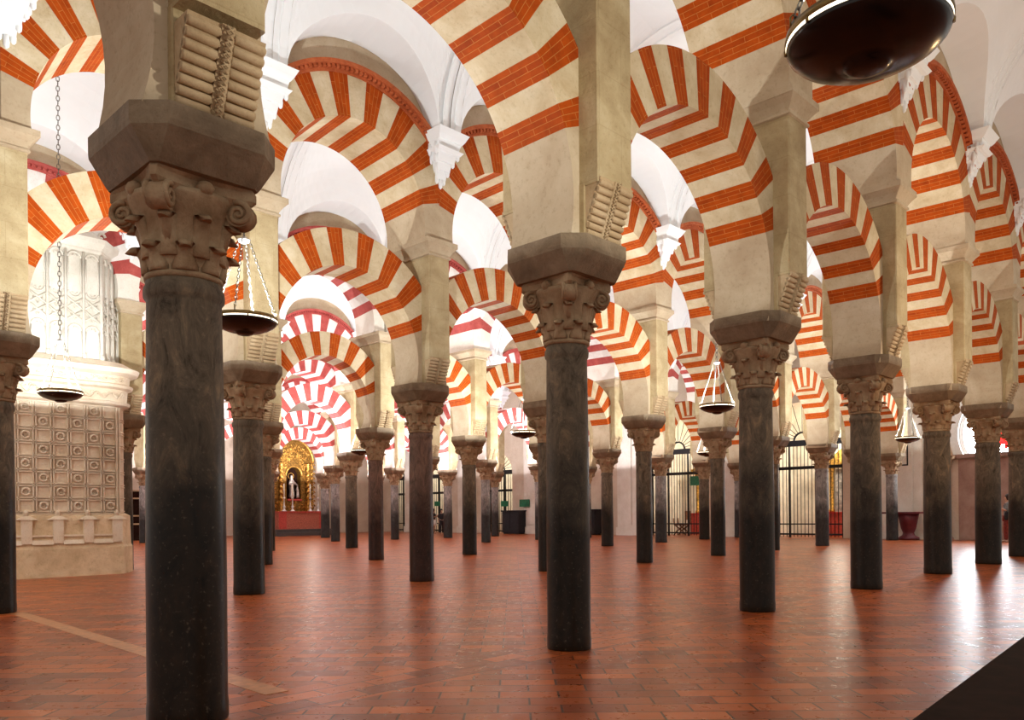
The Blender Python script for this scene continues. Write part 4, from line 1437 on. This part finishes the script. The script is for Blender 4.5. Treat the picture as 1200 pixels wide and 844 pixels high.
# dark framed altar screen at the far left
t = empty('altar_screen', (12.3, 40.6, 0)); tag(t, 'dark wooden screen with pale framed panels behind a grey column', 'screen', None, 'thing')
b = MB(); b.box(-1.3, 1.5, 0, 0.3, 0, 2.75); kid(b.build('back_board', 'dark_wood'), t)
b = MB()
for z in (0.9, 1.35, 2.3, 2.72):
    b.box(-1.32, 1.52, -0.05, 0.0, z - 0.04, z + 0.04)
for x in (-1.28, -0.4, 0.55, 1.48):
    b.box(x - 0.05, x + 0.05, -0.05, 0.0, 0.9, 2.72)
kid(b.build('moulding', 'tan_relief'), t)

# ------------------------------------------------------------------ iron gates
def gate(yc, hw, zs, label, nbars, fan=True):
    t = empty('iron_gate', (XW + 0.15, yc, 0)); tag(t, label, 'gate', None, 'thing')
    b = MB(); b.box(-0.06, 0.06, -hw, hw, zs - 0.12, zs + 0.16); b.box(-0.05, 0.05, -hw, hw, zs - 1.25, zs - 1.10)
    b.box(-0.04, 0.04, -hw, hw, 0.62, 0.68); b.box(-0.05, 0.05, -hw, hw, 0.12, 0.2)
    for y in (-hw + 0.04, -hw * 0.33, hw * 0.33, hw - 0.04): b.box(-0.05, 0.05, y - 0.04, y + 0.04, 0, zs)
    kid(b.build('frame', 'iron_black'), t)
    bm_ = MB(); bm_.tube([(0, 0, 0.03), (0, 0, zs)], 0.019, 6)
    first = None
    for k in range(nbars):
        y = -hw + 2 * hw * (k + 0.5) / nbars
        if first is None: o = first = bm_.build('bar', 'iron_black')
        else: o = first.copy(); COL.objects.link(o)
        o.location = (0, y, 0); kid(o, t)
    if fan:
        f_ = MB()
        n = 12
        for k in range(1, n):
            a = pi * k / n
            f_.tube([(0, 0.42 * cos(a), zs + 0.14 + 0.42 * sin(a)), (0, (hw - 0.02) * cos(a), zs + 0.05 + (hw - 0.02) * sin(a))], 0.016, 5)
        for r_ in (0.42, hw - 0.03):
            f_.tube([(0, r_ * cos(pi * k / 24), zs + 0.12 + r_ * sin(pi * k / 24)) for k in range(25)], 0.03 if r_ > 1 else 0.05, 6)
        kid(f_.build('fan_grille', 'iron_black'), t)
    return t
GL = ['tall black iron gate with fan grille, right of the central columns', 'black iron gate with fan grille and a chair seen behind it',
      'narrow iron gate between pale pilasters in the distance', 'small distant iron gate beyond the people in black', 'narrow arched gate at the far corner beside the altar']
for (yc, hw, zs), lab, nb_ in zip(GATES, GL, (22, 22, 12, 12, 10)):
    gate(yc, hw, zs, lab, nb_)
    l = bpy.data.lights.new('chapel_lamp', 'POINT'); l.energy = 90 * hw * hw; l.color = (1.0, 0.90, 0.72); l.shadow_soft_size = 0.3
    o = bpy.data.objects.new('chapel_lamp', l); COL.objects.link(o); o.location = (XW + 2.2, yc - hw * 0.5, 4.6)

def gilt_shrine(x, y, label):
    t = empty('gilt_shrine', (x, y, 0)); tag(t, label, 'shrine', None, 'thing')
    b = MB(); b.box(-0.35, 0.35, -0.9, 0.9, 0, 1.15); kid(b.build('table', 'altar_red'), t)
    b = MB(); b.box(-0.4, 0.4, -0.95, 0.95, 1.15, 1.22); kid(b.build('table_top', 'screen_red'), t)
    for s in (-1, 1):
        c = MB(); c.lathe([(0.14, 1.22), (0.16, 1.3), (0.10, 1.4), (0.10, 3.2), (0.13, 3.25), (0.2, 3.5), (0.22, 3.55)], 14, 0, (0, s * 0.6, 0)); kid(c.build('column', 'gold'), t)
    b = MB(); b.frustum((-0.25, 0.25, -0.9, 0.9), 3.55, (-0.25, 0.25, -0.95, 0.95), 3.75)
    b.frustum((-0.2, 0.2, -0.8, 0.8), 3.75, (-0.1, 0.1, -0.1, 0.1), 4.4); kid(b.build('pediment', 'gold'), t)
    b = MB(); b.box(0.1, 0.2, -0.45, 0.45, 1.22, 3.4); kid(b.build('painted_panel', 'picture_canvas'), t)
gilt_shrine(XW + 3.3, 11.6, 'gilded shrine on a red altar behind the tall right gate')
gilt_shrine(XW + 3.3, 19.4, 'gilded shrine against the back wall behind the gate with the chair')
# red screen and folding chair behind the second gate
b = MB(); b.box(0, 0.05, -0.7, 0.7, 0.75, 1.45)
for s in (-0.65, 0.65): b.box(0, 0.05, s - 0.03, s + 0.03, 0, 0.75)
o = b.build('folding_screen', 'screen_red'); o.location = (XW + 1.5, 18.1, 0); tag(o, 'low red panel on legs behind the gate, beside the chair', 'screen', None, 'thing')
def xchair():
    t = empty('folding_chair', (XW + 1.1, 19.7, 0), radians(90)); tag(t, 'brown curved cross-legged chair behind the iron gate', 'chair')
    for y in (-0.22, 0.22):
        for s in (-1, 1):
            b = MB(); b.tube([(s * 0.38, y, 0.0), (s * 0.20, y, 0.22), (-s * 0.10, y, 0.42), (-s * 0.36, y, 0.62), (-s * 0.40, y, 0.95)], 0.04, 8); kid(b.build('leg', 'chair_wood'), t)
    b = MB(); b.box(-0.36, 0.36, -0.26, 0.26, 0.56, 0.62); kid(b.build('seat', 'chair_wood'), t)
    b = MB(); b.box(-0.40, -0.36, -0.26, 0.26, 0.85, 1.35); kid(b.build('backrest', 'chair_wood'), t)
xchair()
for x, y, z, w_, lab in ((XW - 0.02, 18.0, 2.95, 0.45, 'green sign on the gate with the chair'), (XW - 0.02, 32.45, 1.95, 0.32, 'small green sign on the narrow distant gate'),
                       (XW - 0.5, 30.2, 1.95, 0.42, 'green sign on the pale wall beside a purple-grey column'), (XW - 0.02, 39.2, 2.05, 0.3, 'tiny green sign on the gate above the people')):
    b = MB(); b.box(-0.03, 0.03, -w_, w_, -w_ * 0.55, w_ * 0.55)
    o = b.build('green_sign', 'green_sign'); o.location = (x, y, z); tag(o, lab, 'sign', 'green signs', 'thing')
for x, y, lab in ((XW - 0.6, 31.0, 'black wooden cabinet at the wall by the green sign'), (XW - 0.5, 25.1, 'black wooden cabinet at the wall behind the central column')):
    t = empty('wooden_cabinet', (x, y, 0)); tag(t, lab, 'cabinet', None, 'thing')
    b = MB(); b.box(-0.35, 0.35, -0.75, 0.75, 0.08, 1.42); b.box(-0.3, 0.3, -0.7, 0.7, 0, 0.08); kid(b.build('body', 'cloth_black'), t)
    b = MB(); b.box(-0.42, 0.42, -0.82, 0.82, 1.42, 1.5); kid(b.build('top', 'cloth_black'), t)
    for s in (-1, 1):
        b = MB(); b.box(-0.375, -0.35, s * 0.37 - 0.33, s * 0.37 + 0.33, 0.16, 1.36); kid(b.build('door', 'cloth_black'), t)

# ------------------------------------------------------------------ stained glass window
yc, hw, z0, zc = WIN
t = empty('window_1', (XW + 0.25, yc, zc)); t['kind'] = 'structure'; t['label'] = 'bright horseshoe window with a red star of stained glass'
R_ = hw
a0 = -asin((zc - z0) / R_)
b = MB()
n = 36
A = [a0 + (pi - 2 * a0) * k / n for k in range(n + 1)]
def scal(a): return R_ * 0.93 + 0.07 * abs(sin((a - a0) * 11 / 2))
C0 = b.vert((0, 0, 0))
N_ = 110
ids = [b.vert((0, scal(a0 + (pi - 2 * a0) * k / N_) * cos(a0 + (pi - 2 * a0) * k / N_), scal(a0 + (pi - 2 * a0) * k / N_) * sin(a0 + (pi - 2 * a0) * k / N_))) for k in range(N_ + 1)]
for p, q in zip(ids, ids[1:]): b.face((C0, q, p))
b.face((C0, ids[0], ids[-1]))
pane = b.build('pane', 'window_light'); kid(pane, t)
b = MB()
m_ = 32
O = []
for k in range(m_ * 2):
    a = pi * k / m_
    r_ = 0.78 if k % 4 == 0 else (0.60 if k % 4 == 2 else 0.68)
    O.append((a, r_))
for k in range(len(O)):
    (a1, r1), (a2, r2) = O[k], O[(k + 1) % len(O)]
    b.poly([(-0.02, 0.34 * cos(a1), 0.34 * sin(a1)), (-0.02, r1 * cos(a1), r1 * sin(a1)), (-0.02, r2 * cos(a2), r2 * sin(a2)), (-0.02, 0.34 * cos(a2), 0.34 * sin(a2))])
kid(b.build('red_star', 'glass_red'), t)
b = MB()
for k in range(16):
    a = 2 * pi * (k + 0.5) / 16
    r1 = 0.7; r2 = 1.78
    if sin(a) * r2 < z0 - zc: r2 = (z0 - zc) / sin(a)
    if r2 > r1: b.tube([(-0.03, r1 * cos(a), r1 * sin(a)), (-0.03, r2 * cos(a), r2 * sin(a))], 0.03, 4)
for rr_ in (0.34, 1.25):
    pts = [(-0.03, rr_ * cos(2 * pi * k / 40), max(z0 - zc, rr_ * sin(2 * pi * k / 40))) for k in range(40)]
    b.tube(pts, 0.03, 4, 0, True)
kid(b.build('leading', 'iron_black'), t)
b = MB()
for ri, ro, y0_, y1_ in ((R_, R_ + 0.34, -0.42, -0.22), (R_ - 0.16, R_ + 0.02, -0.27, -0.05)):
    b.rings([[(x, r * cos(a), r * sin(a)) for x, r in ((y0_, ri), (y0_, ro), (y1_, ro), (y1_, ri))] for a in A], 0, False)
kid(b.build('frame', 'white_paint'), t)
b = MB(); b.box(-0.45, 0.2, -R_ - 0.2, R_ + 0.2, z0 - zc - 0.15, z0 - zc); kid(b.build('sill', 'dado_stone'), t)
# small engaged columns beside the window
for k, (y, x, lab) in enumerate(((5.75, 31.75, 'slender pink marble column below the edge of the stained window'), (1.1, 31.75, 'slender pink marble column right of the stained window'))):
    if px(x, y, 1)[0] > 1210: continue
    t = empty('slender_column', (x, y, 0)); tag(t, lab, 'column', None, 'thing')
    b = MB(); b.lathe([(0.2, 0), (0.21, 0.08), (0.15, 0.14), (0.135, 0.2), (0.12, 3.0), (0.14, 3.03)], 18); kid(b.build('shaft', 'pink_marble'), t)
    b = MB(); b.lathe([(0.125, 3.03), (0.14, 3.2), (0.19, 3.38), (0.22, 3.42)], 16); b.octo([(3.42, 0.22, 0.24, 0.03), (3.55, 0.26, 0.3, 0.03)]); kid(b.build('capital', 'capital_stone'), t)

# console table and picture on the right
t = empty('console_table', (31.0, 7.45, 0)); tag(t, 'dark maroon console on a carved pedestal against the wall', 'table')
b = MB(); b.box(-0.45, 0.35, -0.95, 0.75, 1.12, 1.20); kid(b.build('top', 'maroon'), t)
b = MB(); b.lathe([(0.42, 0), (0.42, 0.1), (0.25, 0.2), (0.22, 0.3), (0.30, 0.5), (0.36, 0.8), (0.42, 1.12)], 20, 0, (0, -0.35, 0)); kid(b.build('pedestal', 'maroon'), t)
t = empty('framed_picture', (XW - 0.40, 7.53, 3.75)); tag(t, 'narrow framed picture on the white pilaster above the console', 'picture', None, 'thing')
b = MB(); b.box(0, 0.02, -0.20, 0.20, -0.48, 0.48); kid(b.build('canvas', 'picture_canvas'), t)
b = MB()
for s in (-1, 1): b.box(-0.03, 0.02, s * 0.22 - 0.03, s * 0.22 + 0.03, -0.52, 0.52); b.box(-0.03, 0.02, -0.25, 0.25, s * 0.5 - 0.03, s * 0.5 + 0.03)
kid(b.build('picture_frame', 'iron_black'), t)

# dark wooden bench end close to the camera
t = empty('wooden_bench', (-2.6, -4.44, 0), radians(4)); tag(t, 'dark brown wooden bench cut off by the bottom right corner', 'bench')
b = MB(); b.octo([(0.62, 1.3, 0.30, 0.01), (0.64, 1.31, 0.31, 0.02), (0.69, 1.31, 0.31, 0.02), (0.70, 1.30, 0.30, 0.02)]); kid(b.build('seat', 'dark_wood'), t)
b = MB(); b.box(-1.22, 1.22, -0.22, 0.22, 0.05, 0.62); b.box(-1.26, 1.26, -0.26, 0.26, 0, 0.06); kid(b.build('body', 'dark_wood'), t)
